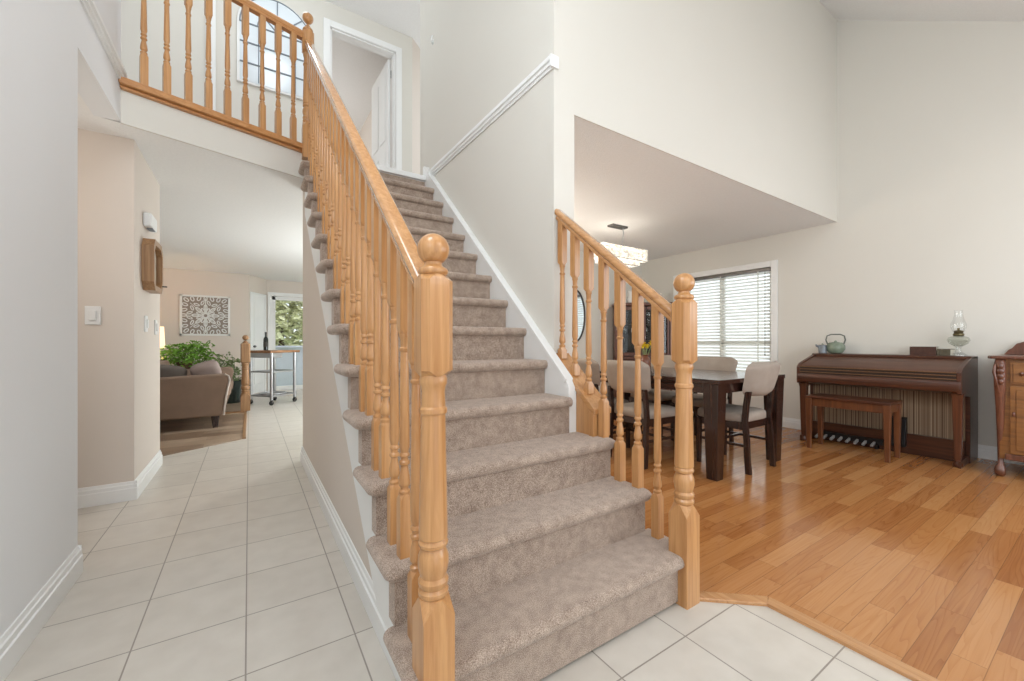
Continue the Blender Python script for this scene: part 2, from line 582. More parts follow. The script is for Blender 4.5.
    def build(s, name, mat, parent=None, bevel=0.0, segs=2, sharp=35, sub=0):
        me = bpy.data.meshes.new(name)
        me.from_pydata(s.v, [], s.f)
        bm = bmesh.new()
        bm.from_mesh(me)
        bmesh.ops.recalc_face_normals(bm, faces=bm.faces)
        bm.to_mesh(me)
        bm.free()
        me.materials.append(mat)
        me.polygons.foreach_set('use_smooth', [True] * len(me.polygons))
        me.set_sharp_from_angle(angle=R(sharp))
        o = bpy.data.objects.new(name, me)
        COL.objects.link(o)
        if parent is not None:
            o.parent = parent
        if bevel > 0:
            m = o.modifiers.new('bevel', 'BEVEL')
            m.width = bevel
            m.segments = segs
            m.limit_method = 'ANGLE'
            m.angle_limit = R(40)
            m.harden_normals = True
        if sub:
            m = o.modifiers.new('sub', 'SUBSURF')
            m.levels = sub
            m.render_levels = sub
        return o


def tag(o, label, cat, group=None, kind=None):
    o['label'] = label
    o['category'] = cat
    if group:
        o['group'] = group
    if kind:
        o['kind'] = kind
    return o


def thing(name, label, cat, loc=(0, 0, 0), rz=0.0, group=None):
    o = bpy.data.objects.new(name, None)
    o.empty_display_size = 0.1
    COL.objects.link(o)
    o.location = loc
    o.rotation_euler = (0, 0, rz)
    return tag(o, label, cat, group)


def dup(root, loc, rz, label):
    r = root.copy()
    COL.objects.link(r)
    r.location = loc
    r.rotation_euler = (0, 0, rz)
    r['label'] = label
    for ch in list(root.children):
        c = ch.copy()
        COL.objects.link(c)
        c.parent = r
        for g in list(ch.children):
            d = g.copy()
            COL.objects.link(d)
            d.parent = c
    return r


def struct(name, mb, mat, label=None, cat=None, bevel=0.0):
    o = mb.build(name, mat, None, bevel)
    o['kind'] = 'structure'
    if label:
        o['label'] = label
    if cat:
        o['category'] = cat
    return o


# ---------------------------------------------------------------- SHELL
XW = 1.48      # stair wall face
YH = 1.83      # header wall face
XJ = 1.638     # jamb of the dining opening
XR = 5.60      # right wall face
CZ = 2.43      # ground-floor ceiling
FZ = 2.66      # upper floor
UC = 4.97      # upper ceiling
YB = 4.55      # dining back wall
XL = -0.66     # left hall wall face
RUN, RISE, Y1 = 0.21, 0.19, 0.974   # stair run, rise, first nosing


def nz(k):
    return Y1 + RUN * (k - 1)


def bal_y(x, off=0.0):   # balcony edge line
    return 3.57 + off + 0.322 * x


struct('floor_tile', MB().prism([(-4.6, -1.7), (5.75, -1.7), (5.75, 10.45), (-4.6, 10.45)], 'z', -0.12, 0.0), M['tile'],
       'beige square floor tiles of the hall and foyer', 'floor')
struct('floor_dining', MB().prism([(1.46, 1.03), (1.53, 1.03), (1.79, 0.815), (1.79, -1.7), (5.75, -1.7), (5.75, 4.7), (1.46, 4.7)], 'z', -0.05, 0.006),
       M['oakfloor'], 'orange oak plank floor of the dining and organ room', 'floor')
struct('floor_living', MB().prism([(-4.6, 4.66), (-0.95, 4.755), (-0.046, 5.34), (-0.046, 9.75), (-4.6, 9.75)], 'z', -0.05, 0.006),
       M['livfloor'], 'tan plank floor under the sofa', 'floor')
# oak threshold strip between tile and planks
tr = MB()
tr.prism([(1.50, 1.005), (1.746, 0.797), (1.797, 0.822), (1.535, 1.045)], 'z', -0.02, 0.014)
tr.prism([(1.742, 0.80), (1.742, -1.7), (1.797, -1.7), (1.797, 0.82)], 'z', -0.02, 0.014)
struct('trim_1', tr, M['oaky'], 'narrow oak threshold strip along the tile edge', 'trim', 0.004)
tr = MB().box(-0.062, 5.33, -0.02, -0.028, 7.33, 0.014)
tr.box(-2.4, 7.30, -0.02, -0.028, 7.38, 0.03)
struct('trim_2', tr, M['oldoak'], 'narrow wood nosing along the tan floor', 'trim', 0.004)

# walls
struct('wall_left', MB().prism([(-1.7, 0), (2.645, 0), (2.645, CZ - .01), (bal_y(XL, .04), CZ - .01), (bal_y(XL, .04), UC), (-1.7, UC)], 'x', XL - 0.12, XL), M['litwall'],
       'wall nearest on the left, paint lightened in place of light', 'wall')
struct('wall_passage', MB().box(-2.2, 2.53, 0, XL - 0.12, 2.645, CZ).box(-1.72, 2.56, 0, -2.2, 4.62, CZ), M['warmwall'], 'side of the short passage', 'wall')
struct('wall_hall_left', MB().box(-2.2, 3.68, 0, -0.65, 4.62, CZ), M['warmwall'], 'wall block with the switches and wooden frame in the hall', 'wall')
# wall under the stairs with its stepped top edge
pts = [(1.03, 0), (4.07, 0), (4.07, CZ), (3.72, CZ), (3.72, FZ - 0.2)]
for k in range(13, 0, -1):
    yb = nz(k + 1) + 0.035
    pts += [(yb, RISE * k - 0.05), (nz(k) + 0.035, RISE * k - 0.05)]
struct('wall_hall_right', MB().prism(pts, 'x', 0.405, 0.50), M['warmwall'], 'wall under the open side of the stairs', 'wall')
struct('wall_under_stairs', MB().box(0.50, 3.97, 0, XW, 4.07, CZ), M['warmwall'], 'back wall below the stairs', 'wall')
struct('wall_stair', MB().prism([(YH, 0), (YB, 0), (YB, CZ), (4.01, CZ), (4.01, UC), (YH, UC)], 'x', XW, XJ), M['wall'],
       'pale wall along the right of the stairs', 'wall')
struct('wall_header', MB().box(XJ, YH, CZ + .1, XR, YH + 0.12, UC).box(XJ, YH, CZ - .002, XR, YH + 0.008, CZ + .1), M['wall'], 'high wall above the dining opening', 'wall')
WY0, WY1, WZ0, WZ1 = 2.52, 3.86, 0.60, 2.03
struct('wall_right', MB().box(XR, -1.7, 0, XR + .14, WY0, UC).box(XR, WY1, 0, XR + .14, YB + .12, UC)
       .box(XR, WY0, 0, XR + .14, WY1, WZ0).box(XR, WY0, WZ1, XR + .14, WY1, UC), M['wall'], 'tall greige wall behind the organ', 'wall')
struct('wall_dining_back', MB().box(XJ, YB, 0, XR, YB + .12, CZ + .1), M['wall'], 'dining room back wall', 'wall')
struct('ceiling_dining', MB().box(XJ, YH + .008, CZ, XR, YB, CZ + .1), M['ceil'], 'textured dining room ceiling', 'ceiling')
vs = lambda y: 4.725 - 0.676 * (YH - y)
struct('ceiling_vault', MB().prism([(YH + .01, 4.725), (-1.7, vs(-1.7)), (-1.7, vs(-1.7) + .1), (YH + .01, 4.83)], 'x', XL, XR), M['ceil'], 'sloping vaulted ceiling', 'ceiling')
struct('ceiling_upper', MB().box(-2.4, YH, UC, 2.7, 9.2, UC + .1), M['ceil'], 'upstairs ceiling', 'ceiling')
struct('ceiling_hall', MB().prism([(XL - .12, bal_y(XL, .06)), (XL - .12, 2.56), (-2.4, 2.56), (-4.6, 4.5), (-4.6, 10.45), (2.7, 10.45), (2.7, 4.60), (XW, 4.60),
                                   (XW, 3.735), (0.40, 3.735)], 'z', CZ, FZ - .02), M['ceil'], 'textured ceiling over the hall and living room', 'ceiling')
struct('wall_balcony', MB().prism([(XL, bal_y(XL, .03)), (0.42, bal_y(.42, .03) + .0), (0.42, bal_y(.42, .05)), (XL, bal_y(XL, .05))], 'z', CZ - .02, FZ - .03), M['wall'],
       'white painted face of the balcony edge', 'wall')
tr = MB().prism([(XL, bal_y(XL, -.03)), (0.385, bal_y(.385, -.03)), (0.385, bal_y(.385, .10)), (XL, bal_y(XL, .10))], 'z', FZ - .03, FZ + .012)
tr.prism([(XL, bal_y(XL, .0)), (0.385, bal_y(.385, .0)), (0.385, bal_y(.385, .05)), (XL, bal_y(XL, .05))], 'z', FZ - .048, FZ - .03)
struct('trim_3', tr, M['oakx'], 'oak nosing along the balcony edge', 'trim', 0.006)
# upper storey
DX0, DX1, DZ1 = 0.785, 1.54, 4.69
YU = 5.04
struct('wall_upper_back', MB().box(-2.4, YU, FZ, DX0, YU + .12, UC).box(DX1, YU, FZ, 1.754, YU + .12, UC).box(DX0, YU, DZ1, DX1, YU + .12, UC), M['wall'],
       'upstairs wall with the bedroom doorway', 'wall')
struct('wall_upper_right', MB().prism([(1.754, YU), (2.5, YU + .65), (2.5, YU + .8), (1.754, YU + .14)], 'z', FZ, UC), M['warmwall'], 'short angled wall upstairs', 'wall')
struct('wall_upper_left', MB().box(-2.4, 3.2, FZ, -2.28, YU, UC), M['wall'], 'far left wall upstairs', 'wall')
struct('wall_bedroom', MB().box(1.72, YU + .14, FZ, 1.80, 9.1, UC).box(-0.6, 9.0, FZ, 1.8, 9.1, UC).box(-0.6, YU + .14, FZ, -0.5, 9.1, UC), M['warmwall'], 'bedroom walls seen through the upstairs door', 'wall')
struct('floor_upper', MB().prism([(XL - .12, bal_y(XL, .12)), (-2.4, 3.4), (-2.4, 9.1), (2.6, 9.1), (2.6, 4.6), (XW, 4.6), (XW, 3.80), (0.41, 3.80)], 'z', FZ - .02, FZ), M['carpet'], 'upstairs carpet', 'floor')
# living room
struct('wall_living_back', MB().box(-4.6, 9.7, 0, 0, 9.8, CZ), M['warmwall'], 'living room wall with the carved panel', 'wall')
struct('wall_living_left', MB().box(-4.7, 4.5, 0, -4.6, 9.8, CZ), M['wall'], 'living room left wall', 'wall')
struct('wall_living_near', MB().box(-4.6, 4.5, 0, -1.7, 4.62, CZ), M['warmwall'], 'living room near wall', 'wall')
ang = math.atan2(0.6, 0.32)
AM = Matrix.Translation((0, 9.7, 0)) @ Matrix.Rotation(ang, 4, 'Z')
struct('wall_angle', MB().box(0, 0, 0, 0.70, -0.0, CZ, AM) if False else MB().box(0.0, 0.0, 0, 0.68, 0.10, CZ, AM), M['warmwall'], 'angled wall beside the patio door', 'wall')
PX0, PX1, PZ1 = 0.42, 2.2, 2.08
YP = 10.3
struct('wall_patio', MB().box(0.30, YP, 0, PX0, YP + .12, CZ).box(PX1, YP, 0, 2.7, YP + .12, CZ).box(PX0, YP, PZ1, PX1, YP + .12, CZ), M['warmwall'], 'wall around the patio door', 'wall')
struct('wall_kitchen', MB().box(2.6, 4.6, 0, 2.7, 10.4, CZ), M['wall'], 'kitchen side wall', 'wall')
# front wall behind the viewer, with window and entry openings
struct('wall_front', MB().box(XL, -1.82, 0, -0.5, -1.7, 3.0).box(1.3, -1.82, 0, 2.2, -1.7, 3.0).box(5.0, -1.82, 0, XR, -1.7, 3.0)
       .box(-0.5, -1.82, 2.25, 1.3, -1.7, 3.0).box(2.2, -1.82, 0, 5.0, -1.7, 0.5).box(2.2, -1.82, 2.2, 5.0, -1.7, 3.0), M['wall'], 'front wall', 'wall')


# baseboards: stepped profile run along a line, the room on the left of p->q
def baseboard(name, runs, label):
    mb = MB()
    for p, q in runs:
        p, q = Vector((p[0], p[1], 0)), Vector((q[0], q[1], 0))
        d = (q - p).normalized()
        n = Vector((-d.y, d.x, 0))
        prof = [(0, 0.0), (0.018, 0.0), (0.018, 0.080), (0.012, 0.083), (0.012, 0.104), (0.007, 0.108), (0.004, 0.124), (0, 0.126)]
        rs = []
        for o in (p, q):
            rs.append([tuple(o + n * a + Vector((0, 0, b + 0.001))) for a, b in prof])
        mb.rings(rs)
    o = struct(name, mb, M['trim'], label, 'baseboard')
    o.data.set_sharp_from_angle(angle=R(15))
    return o


baseboard('baseboard_left', [((XL, 2.645), (XL, -1.7)), ((XL - .12, 2.645), (XL + .012, 2.645))], 'white baseboard on the near left wall')
baseboard('baseboard_hall_left', [((-0.65 + .016, 3.68), (-2.2, 3.68)), ((-0.65, 4.62), (-0.65, 3.68 - .011))], 'white baseboard around the hall wall block')
baseboard('baseboard_hall_right', [((0.405, 1.16), (0.405, 4.082)), ((0.394, 4.07), (XW, 4.07))], 'white baseboard below the stairs')
baseboard('baseboard_right', [((XR, -1.7), (XR, YB))], 'white baseboard on the right wall')
baseboard('baseboard_dining_back', [((XR, YB), (XJ, YB)), ((XJ, YB), (XJ, YH))], 'white baseboard on the dining walls')
baseboard('baseboard_living', [((0, 9.7), (-4.6, 9.7))], 'white baseboard on the living room wall')


# ledge trim at the upper-floor level of both stair walls
def ledge(name, x, s, y0, y1, label):
    mb = MB()
    mb.prism([(x, 2.648), (x + s * .010, 2.648), (x + s * .012, 2.664), (x + s * .022, 2.666), (x + s * .022, 2.686), (x + s * .032, 2.690), (x + s * .032, 2.712), (x + s * .028, 2.718), (x, 2.718)], 'y', y0, y1)
    if s < 0:
        mb.box(x - .032, y0 - .012, 2.648, x + .028, y0, 2.718)
    struct(name, mb, M['trim'], label, 'trim')


ledge('trim_4', XW, -1, YH - .001, 3.80, 'white ledge moulding along the stair wall')
ledge('trim_5', XL, 1, -1.7, bal_y(XL, .02), 'white ledge moulding high on the left wall')

# ---------------------------------------------------------------- STAIRCASE
stair = thing('staircase', 'straight flight of taupe carpeted stairs rising between oak railings', 'staircase', (0.93, Y1, 0))
SX, SY = 0.93, Y1


def step_mesh(k):
    xl, xr = 0.336, (1.57 if k == 1 else 1.545 if k <= 3 else XW - .053)
    y0, y1 = nz(k), nz(k + 1) + 0.04
    zt = RISE * k + 0.010
    nt = 0.050
    # tread: rounded nosing at the front and over the open left (and right) side
    mb = MB()
    r = nt / 2
    arc = [(math.cos(a), math.sin(a)) for a in [R(-90 + 180 * i / 8) for i in range(9)]]
    def ring(x, y, inset):
        return (x, y)
    rows = []
    # cross-section along depth as (outset, z) pairs
    prof = [(0.0, zt - nt)] + [(-r + r * c, zt - r + r * s_) for c, s_ in arc] + []
    for (o, z) in [(-r + r * c, zt - r + r * s_) for c, s_ in arc]:
        rr = -o
        L_ = xl + rr
        R_ = xr - rr if k <= 3 else xr
        F_ = y0 + rr
        c = 0.03
        rows.append([(L_, y1, z), (L_, F_ + c, z), (L_ + c * .3, F_ + c * .3, z), (L_ + c, F_, z), (R_ - c, F_, z), (R_ - c * .3, F_ + c * .3, z) if k <= 3 else (R_ - .001, F_, z),
                     (R_, F_ + c, z) if k <= 3 else (R_, F_ + .001, z), (R_, y1, z)])
    mb.rings(rows)
    # riser
    xa, xb = 0.368, (1.515 if k <= 3 else xr)
    mb.box(xa, y0 + 0.03, zt - RISE - (0.0 if k > 1 else -0.002), xb, y0 + 0.09, zt - r)
    return mb


def wiggle(mb, a):
    rnd = random.Random(3)
    mb.v = [(x + rnd.uniform(-a, a), y + rnd.uniform(-a, a), z + rnd.uniform(-a, a) * .5) for x, y, z in mb.v]


for k in range(1, 14):
    mb = step_mesh(k)
    mb.v = [(x - SX, y - SY, z) for x, y, z in mb.v]
    o = mb.build('step', M['carpet'], stair, bevel=0.0, sharp=60)
# last riser and landing nosing
mb = MB().box(0.372 - SX, nz(14) + .03 - SY, RISE * 13, XW - .03 - SX, nz(14) + .08 - SY, FZ - .05)
mb.build('top_riser', M['carpet'], stair)
mb = MB().box(0.43 - SX, nz(14) - SY, FZ - .045, XW - .005 - SX, nz(14) + .10 - SY, FZ + .004)
mb.build('landing_nosing', M['trim'], stair, bevel=0.008)
# white stepped stringer below the open left side
pts = [(1.02, 0.004)]
low = [(nz(1) + .11, 0.004)]
saw = []
for k in range(1, 14):
    saw += [(nz(k) + .037, RISE * (k - 1)), (nz(k) + .037, RISE * k - .047)]
saw += [(nz(14) + .037, RISE * 13 - .01)]
pts = [(nz(1) + .037, .004)] + saw[1:] + [(nz(14) + .037, 2.12), (1.50, .116), (1.20, .116), (1.20, .004)]
mb = MB().prism([(y - SY, z) for y, z in pts], 'x', 0.388 - SX, 0.404 - SX)
mb.build('stringer', M['trim'], stair)
# white skirt board against the stair wall
def skirt_z(y, off):
    return RISE * (1 + (y - Y1) / RUN) + off
pts = [(1.635, 0.575), (1.635, skirt_z(1.635, .03)), (1.665, skirt_z(1.665, .055)), (3.70, skirt_z(3.70, .055)), (3.76, FZ + .115), (3.79, FZ + .115), (3.79, FZ), (3.70, FZ - .30), (1.95, 0.575)]
mb = MB().prism([(y - SY, z) for y, z in pts], 'x', XW - .055 - SX, XW - SX)
mb.build('skirt_board', M['trim'], stair, bevel=0.005)
mb = MB()
mb.bar((XW - .055 - SX, 1.66 - SY, skirt_z(1.66, .045)), (XW - .055 - SX, 3.72 - SY, skirt_z(3.72, .045)), .012, .02)
mb.build('skirt_moulding', M['trim'], stair)
# oak clad curb below the short right railing
CURB = [(YH - .002, .575), (YH - .002, .965), (1.515, .70), (1.515, .575)]
mb = MB().prism([(y - SY, z) for y, z in CURB], 'x', XW + .0 - SX, 1.575 - SX)
curb = mb.build('oak_curb', M['oak'], stair, bevel=0.004)
sl = (0.965 - .70) / (YH - 1.515)
cap = [(YH - .002, .965), (YH - .002, 1.000), (1.490, .700 + .02), (1.490, .690), (1.515, .700)]
MB().prism([(y - SY, z) for y, z in cap], 'x', XW - .012 - SX, 1.592 - SX).build('shoe_rail', M['oaky'], curb, bevel=0.004)
mb = MB()
for xa, xb in ((XW - .012, XW + .022), (XW + .034, XW + .066), (XW + .078, 1.59)):
    mb.box(xa - SX, 1.497 - SY, .572, xb - SX, 1.53 - SY, .705)
mb.build('fluted_board', M['oak'], curb, bevel=0.003)


# ---------------------------------------------------------------- RAILINGS
def newel_mesh(base, blk, h_blk0, h_blk1, H, s=.043, c=(0, 0, 0), base_w=None):
    """turned newel: base block height, upper block between h_blk0..h_blk1, ball top at H"""
    mb = MB()
    mb.oct([(0, s, .002), (base - .048, s, .002), (base - .004, s - .004, .032), (base, s - .010, .032)], c)
    vb = base + .145
    r0 = s * .97
    prof = [(r0 * .7, base - .01), (r0 * .92, base + .002), (r0 * .95, base + .012), (r0 * .80, base + .02), (r0 * .93, base + .028), (r0 * .95, base + .038), (r0 * .80, base + .048),
            (r0 * .88, base + .06), (r0 * .97, base + .08), (r0 * .95, base + .10), (r0 * .78, base + .118), (r0 * .72, base + .122), (r0 * .9, base + .128), (r0 * .93, base + .136), (r0 * .8, vb),
            (r0 * .90, vb + .004), (r0 * .90, vb + .02), (r0 * .76, h_blk0 - .115), (r0 * .76, h_blk0 - .10), (r0 * .86, h_blk0 - .094), (r0 * .86, h_blk0 - .084), (r0 * .76, h_blk0 - .078),
            (r0 * .72, h_blk0 - .04), (r0 * .78, h_blk0 - .025), (r0 * .86, h_blk0 - .018), (r0 * .86, h_blk0 - .006), (r0 * .7, h_blk0 + .012)]
    mb.lathe(prof, c, 28)
    mb.oct([(h_blk0, s * .80, .03), (h_blk0 + .016, s, .017), (h_blk1 - .016, s, .017), (h_blk1, s * .84, .03)], c)
    rb = .0415
    zc = H - rb
    cap = [(.03, h_blk1 - .002), (.037, h_blk1 + .003), (.039, h_blk1 + .010), (.036, h_blk1 + .017), (.026, h_blk1 + .022), (.022, h_blk1 + .030), (.022, h_blk1 + .034)]
    a0 = math.asin(max(-1, (h_blk1 + .034 - zc) / rb))
    for i in range(15):
        a = a0 + (math.pi / 2 - a0) * i / 14
        cap.append((rb * math.cos(a), zc + rb * math.sin(a)))
    mb2 = MB().lathe(cap, c, 28)
    return mb, mb2


def baluster_mesh(H, slope=0.0, lb=.20, lt=.27, s=.0195):
    """square foot, turned middle, square head cut to the rail slope; H is at its centre line"""
    mb = MB()
    mb.oct([(0, s, .001), (lb - .018, s, .001), (lb, s - .003, .012)])
    t = H - lt
    r = s
    prof = [(r * .6, lb - .006), (r * .92, lb + .002), (r * .92, lb + .010), (r * .62, lb + .015), (r * .62, lb + .021), (r * .88, lb + .026), (r * .95, lb + .034), (r * .85, lb + .055), (r * .62, lb + .078), (r * .58, lb + .088),
            (r * .86, lb + .093), (r * .86, lb + .101), (r * .6, lb + .106), (r * .60, lb + .114), (r * .82, lb + .118), (r * .82, lb + .124), (r * .62, lb + .13)]
    hm = t - .06
    prof += [(r * .86, lb + .150), (r * .66, hm), (r * .64, hm + .004), (r * .84, hm + .009), (r * .84, hm + .016), (r * .64, hm + .02), (r * .7, t - .012), (r * .84, t - .008), (r * .84, t), (r * .6, t + .004)]
    mb.lathe(prof, (0, 0, 0), 12)
    # head
    h = s
    rs = []
    for z, hh, k in ((t, h - .004, .012), (t + .018, h, .001)):
        q = [(hh, -hh + k), (hh, hh - k), (hh - k, hh), (-hh + k, hh), (-hh, hh - k), (-hh, -hh + k), (-hh + k, -hh), (hh - k, -hh)]
        rs.append([(x, y, z) for x, y in q])
    q = [(h, -h + .001), (h, h - .001), (h - .001, h), (-h + .001, h), (-h, h - .001), (-h, -h + .001), (-h + .001, -h), (h - .001, -h)]
    rs.append([(x, y, H + slope * y) for x, y in q])
    mb.rings(rs)
    return mb


def rail_mesh(p, q, wd=.062, ht=.062):
    """moulded handrail; p and q are the centres of its underside, ends cut plumb"""
    prof = [(-.34, 0), (.34, 0), (.34, .18), (.30, .30), (.42, .42), (.5, .55), (.5, .72), (.42, .90), (.26, .98), (0, 1.0), (-.26, .98), (-.42, .90), (-.5, .72), (-.5, .55), (-.42, .42), (-.30, .30), (-.34, .18)]
    p, q = Vector(p), Vector(q)
    d = Vector((q.x - p.x, q.y - p.y, 0)).normalized()
    n = Vector((d.y, -d.x, 0))
    rs = [[tuple(o + n * a * wd + Vector((0, 0, b * ht))) for a, b in prof] for o in (p, q)]
    return MB().rings(rs)


# left (long) railing, with the upper newel
XLR = 0.405
lrail = thing('stair_railing', 'long oak railing up the open left side of the stairs', 'railing', (XLR, 1.0, 0))


def lz(y):   # underside of left rail
    return 1.172 + (3.462 - 1.172) / (3.655 - 1.045) * (y - 1.045)


a, b = newel_mesh(.405, None, .972, 1.236, 1.345)
n0 = a.build('newel_post', M['oak'], lrail, sharp=30)
b.build('finial', M['oak'], n0, sharp=50)
UP = (0.0, 2.69, FZ - .10)
a, b = newel_mesh(.30, None, .86, 1.05, 1.20)
a.v = [(x + UP[0], y + UP[1], z + UP[2]) for x, y, z in a.v]
b.v = [(x + UP[0], y + UP[1], z + UP[2]) for x, y, z in b.v]
n1 = a.build('newel_post', M['oak'], lrail, sharp=30)
b.build('finial', M['oak'], n1, sharp=50)
rail_mesh((0, .03, lz(1.03)), (0, 2.66, lz(3.66))).build('handrail', M['oaky'], lrail, sharp=50)
lsl = (lz(3) - lz(2))
for i in range(24):
    y = 1.145 + .105 * i
    k = int((y - .02 - Y1) / RUN) + 1
    zb = RISE * min(k, 13) + .006
    H = lz(y) - zb + .004
    mb = baluster_mesh(H, lsl)
    mb.v = [(x + .005, yy + y - 1.0, z + zb) for x, yy, z in mb.v]
    mb.build('baluster', M['oak'], lrail, sharp=40)

# right (short) railing
XRR = 1.515
rrail = thing('stair_railing', 'short oak railing at the lower right of the stairs before the dining table', 'railing', (1.497, 1.005, 0))


def rz_(y):
    return 1.148 + (1.775 - 1.148) / (1.825 - 1.06) * (y - 1.06)


a, b = newel_mesh(.405, None, .972, 1.236, 1.345)
n0 = a.build('newel_post', M['oak'], rrail, sharp=30)
b.build('finial', M['oak'], n0, sharp=50)
rail_mesh((.010, .03, rz_(1.035)), (.018, YH - .002 - 1.005, rz_(YH - .002))).build('handrail', M['oaky'], rrail, sharp=50)
rsl = rz_(2) - rz_(1)
for i in range(7):
    y = 1.147 + .108 * i
    if y > 1.53:
        zb = .72 + (y - 1.49) * (.28 / (YH - 1.492))
        lb = .065
    else:
        k = int((y - .02 - Y1) / RUN) + 1
        zb = RISE * k + .010
        lb = .20
    zb -= .004
    H = rz_(y) - zb + .004
    mb = baluster_mesh(H, rsl, lb, .27 if y < 1.53 else .25)
    mb.v = [(x + .018, yy + y - 1.005, z + zb) for x, yy, z in mb.v]
    mb.build('baluster', M['oak'], rrail, sharp=40)

# balcony railing
AZ = math.atan(.322)
brail = thing('balcony_railing', 'oak balcony railing across the upstairs landing above the hall', 'railing', (.405, bal_y(.405), FZ + .012), AZ)
rail_mesh((-.035, 0, .855), (-1.115, 0, .855)).build('handrail', M['oakx'], brail, sharp=50)
for i in range(10):
    mb = baluster_mesh(.858, 0, .20, .22)
    mb.v = [(x - .114 - .1117 * i, y, z) for x, y, z in mb.v]
    if i < 9:
        mb.build('baluster', M['oak'], brail, sharp=40)


# ---------------------------------------------------------------- DOORS / WINDOWS
def casing(mb, x0, x1, z0, z1, y, wd=.075, th=.02):
    mb.box(x0 - wd, y - th, z0, x0, y, z1 + wd)
    mb.box(x1, y - th, z0, x1 + wd, y, z1 + wd)
    mb.box(x0, y - th, z1, x1, y, z1 + wd)
    return mb


d1 = thing('door_1', 'white bedroom door standing open at the top of the stairs', 'door', (DX1, YU, FZ))
d1['kind'] = 'structure'
mb = casing(MB(), DX0 - DX1, 0, 0, DZ1 - FZ, 0)
mb.box(DX0 - DX1, 0, 0, DX0 - DX1 + .02, .12, DZ1 - FZ).box(-.02, 0, 0, 0, .12, DZ1 - FZ).box(DX0 - DX1, 0, DZ1 - FZ - .02, 0, .12, DZ1 - FZ)
mb.build('casing', M['trim'], d1, bevel=.004)
Mx = Matrix.Translation((-.025, .125, .01)) @ Matrix.Rotation(R(92), 4, 'Z')
mb = MB().box(0, -.0, 0, .72, .035, DZ1 - FZ - .04, Mx)
for z0, z1 in ((.15, .85), (1.0, 1.85)):
    for x0, x1 in ((.10, .33), (.40, .63)):
        mb.box(x0, .035, z0, x1, .042, z1, Mx)
sl_ = mb.build('door_leaf', M['trim'], d1, bevel=.004)
MB().box(-.022, .117, 1.78, -.006, .135, 1.87).build('hinge', M['black'], d1)
MB().ell((.66, .09, .95), (.025, .03, .025), Mx=Mx).ell((.66, -.05, .95), (.025, .03, .025), Mx=Mx).build('door_knob', M['nickel'], d1)

# white door on the angled wall
d3 = thing('door_2', 'narrow white door in the angled wall beside the patio door', 'door', (0, 9.7, 0), ang)
d3['kind'] = 'structure'
casing(MB(), .09, .58, 0, 2.03, 0, .06).build('casing', M['trim'], d3, bevel=.003)
mb = MB().box(.09, -.012, .01, .58, 0, 2.03)
for z0, z1 in ((.2, .95), (1.1, 1.9)):
    mb.box(.16, -.02, z0, .51, -.012, z1)
mb.build('door_leaf', M['white'], d3, bevel=.003)
MB().ell((.14, -.04, .98), (.025, .03, .025)).build('door_knob', M['nickel'], d3)

# sliding patio door
d2 = thing('door_3', 'white framed glass patio door with trees outside', 'door', (PX0, YP, 0))
d2['kind'] = 'structure'
PW = PX1 - PX0
casing(MB(), 0, PW, 0, PZ1, 0, .08).build('casing', M['trim'], d2, bevel=.004)
mb = MB()
for x in (.0, PW / 2 - .035, PW - .07):
    mb.box(x, .03, 0, x + .07, .09, PZ1)
mb.box(0, .03, PZ1 - .08, PW, .09, PZ1).box(0, .03, 0, PW, .09, .09)
mb.build('sash_frame', M['trim'], d2, bevel=.004)
MB().box(.07, .055, .09, PW - .07, .062, PZ1 - .08).build('glass_pane', M['pane'], d2)

# dining window
w1 = thing('window_1', 'white framed dining room window behind white blinds', 'window', (XR, WY0, WZ0))
w1['kind'] = 'structure'
WW, WH = WY1 - WY0, WZ1 - WZ0
mb = MB()
cw = .075
mb.box(-.02, -cw, -.06, 0, 0, WH + cw).box(-.02, WW, -.06, 0, WW + cw, WH + cw).box(-.02, 0, WH, 0, WW, WH + cw).box(-.03, -cw - .01, -.075, .005, WW + cw + .01, -.0)
mb.build('casing', M['trim'], w1, bevel=.004)
mb = MB()
for y in (0, WW / 2 - .03, WW - .05):
    mb.box(.06, y, 0, .11, y + .05 + (.01 if 0 < y < 1 else 0), WH)
mb.box(.06, 0, 0, .11, WW, .05).box(.06, 0, WH - .05, .11, WW, WH).box(.06, 0, .42, .11, WW, .48)
mb.build('sash_frame', M['trim'], w1, bevel=.003)
MB().box(.08, .05, .05, .086, WW - .05, WH - .05).build('glass_pane', M['pane'], w1)
bl = thing('window_blind', 'white horizontal slat blind lowered in the dining window', 'blind', (XR + .03, WY0 + .015, WZ0))
BW = WW - .03
MB().box(-.022, 0, WH - .045, .022, BW, WH - .004).build('headrail', M['nickel'], bl, bevel=.004)
mb = MB()
n = 31
for i in range(n):
    z = .03 + (WH - .10) * i / (n - 1)
    Mx = Matrix.Translation((0, 0, z)) @ Matrix.Rotation(R(-38), 4, 'Y')
    mb.box(-.024, .004, -.0013, .024, BW - .004, .0013, Mx)
mb.build('slats', M['blind'], bl)
MB().box(-.024, 0, .003, .024, BW, .018).build('bottom_rail', M['blind'], bl, bevel=.004)
mb = MB()
for y in (.15, BW / 2, BW - .15):
    mb.box(-.027, y - .010, .01, -.0255, y + .010, WH - .04)
mb.build('ladder_tape', M['blind'], bl)
MB().tube([(-.035, .06, WH - .05), (-.036, .06, WH - .6), (-.035, .06, .32)], .003, 6).lathe([(.003, 0), (.006, .005), (.006, .03), (.003, .035)], (-.035, .06, .29), 8).build('pull_cord', M['nickel'], bl)

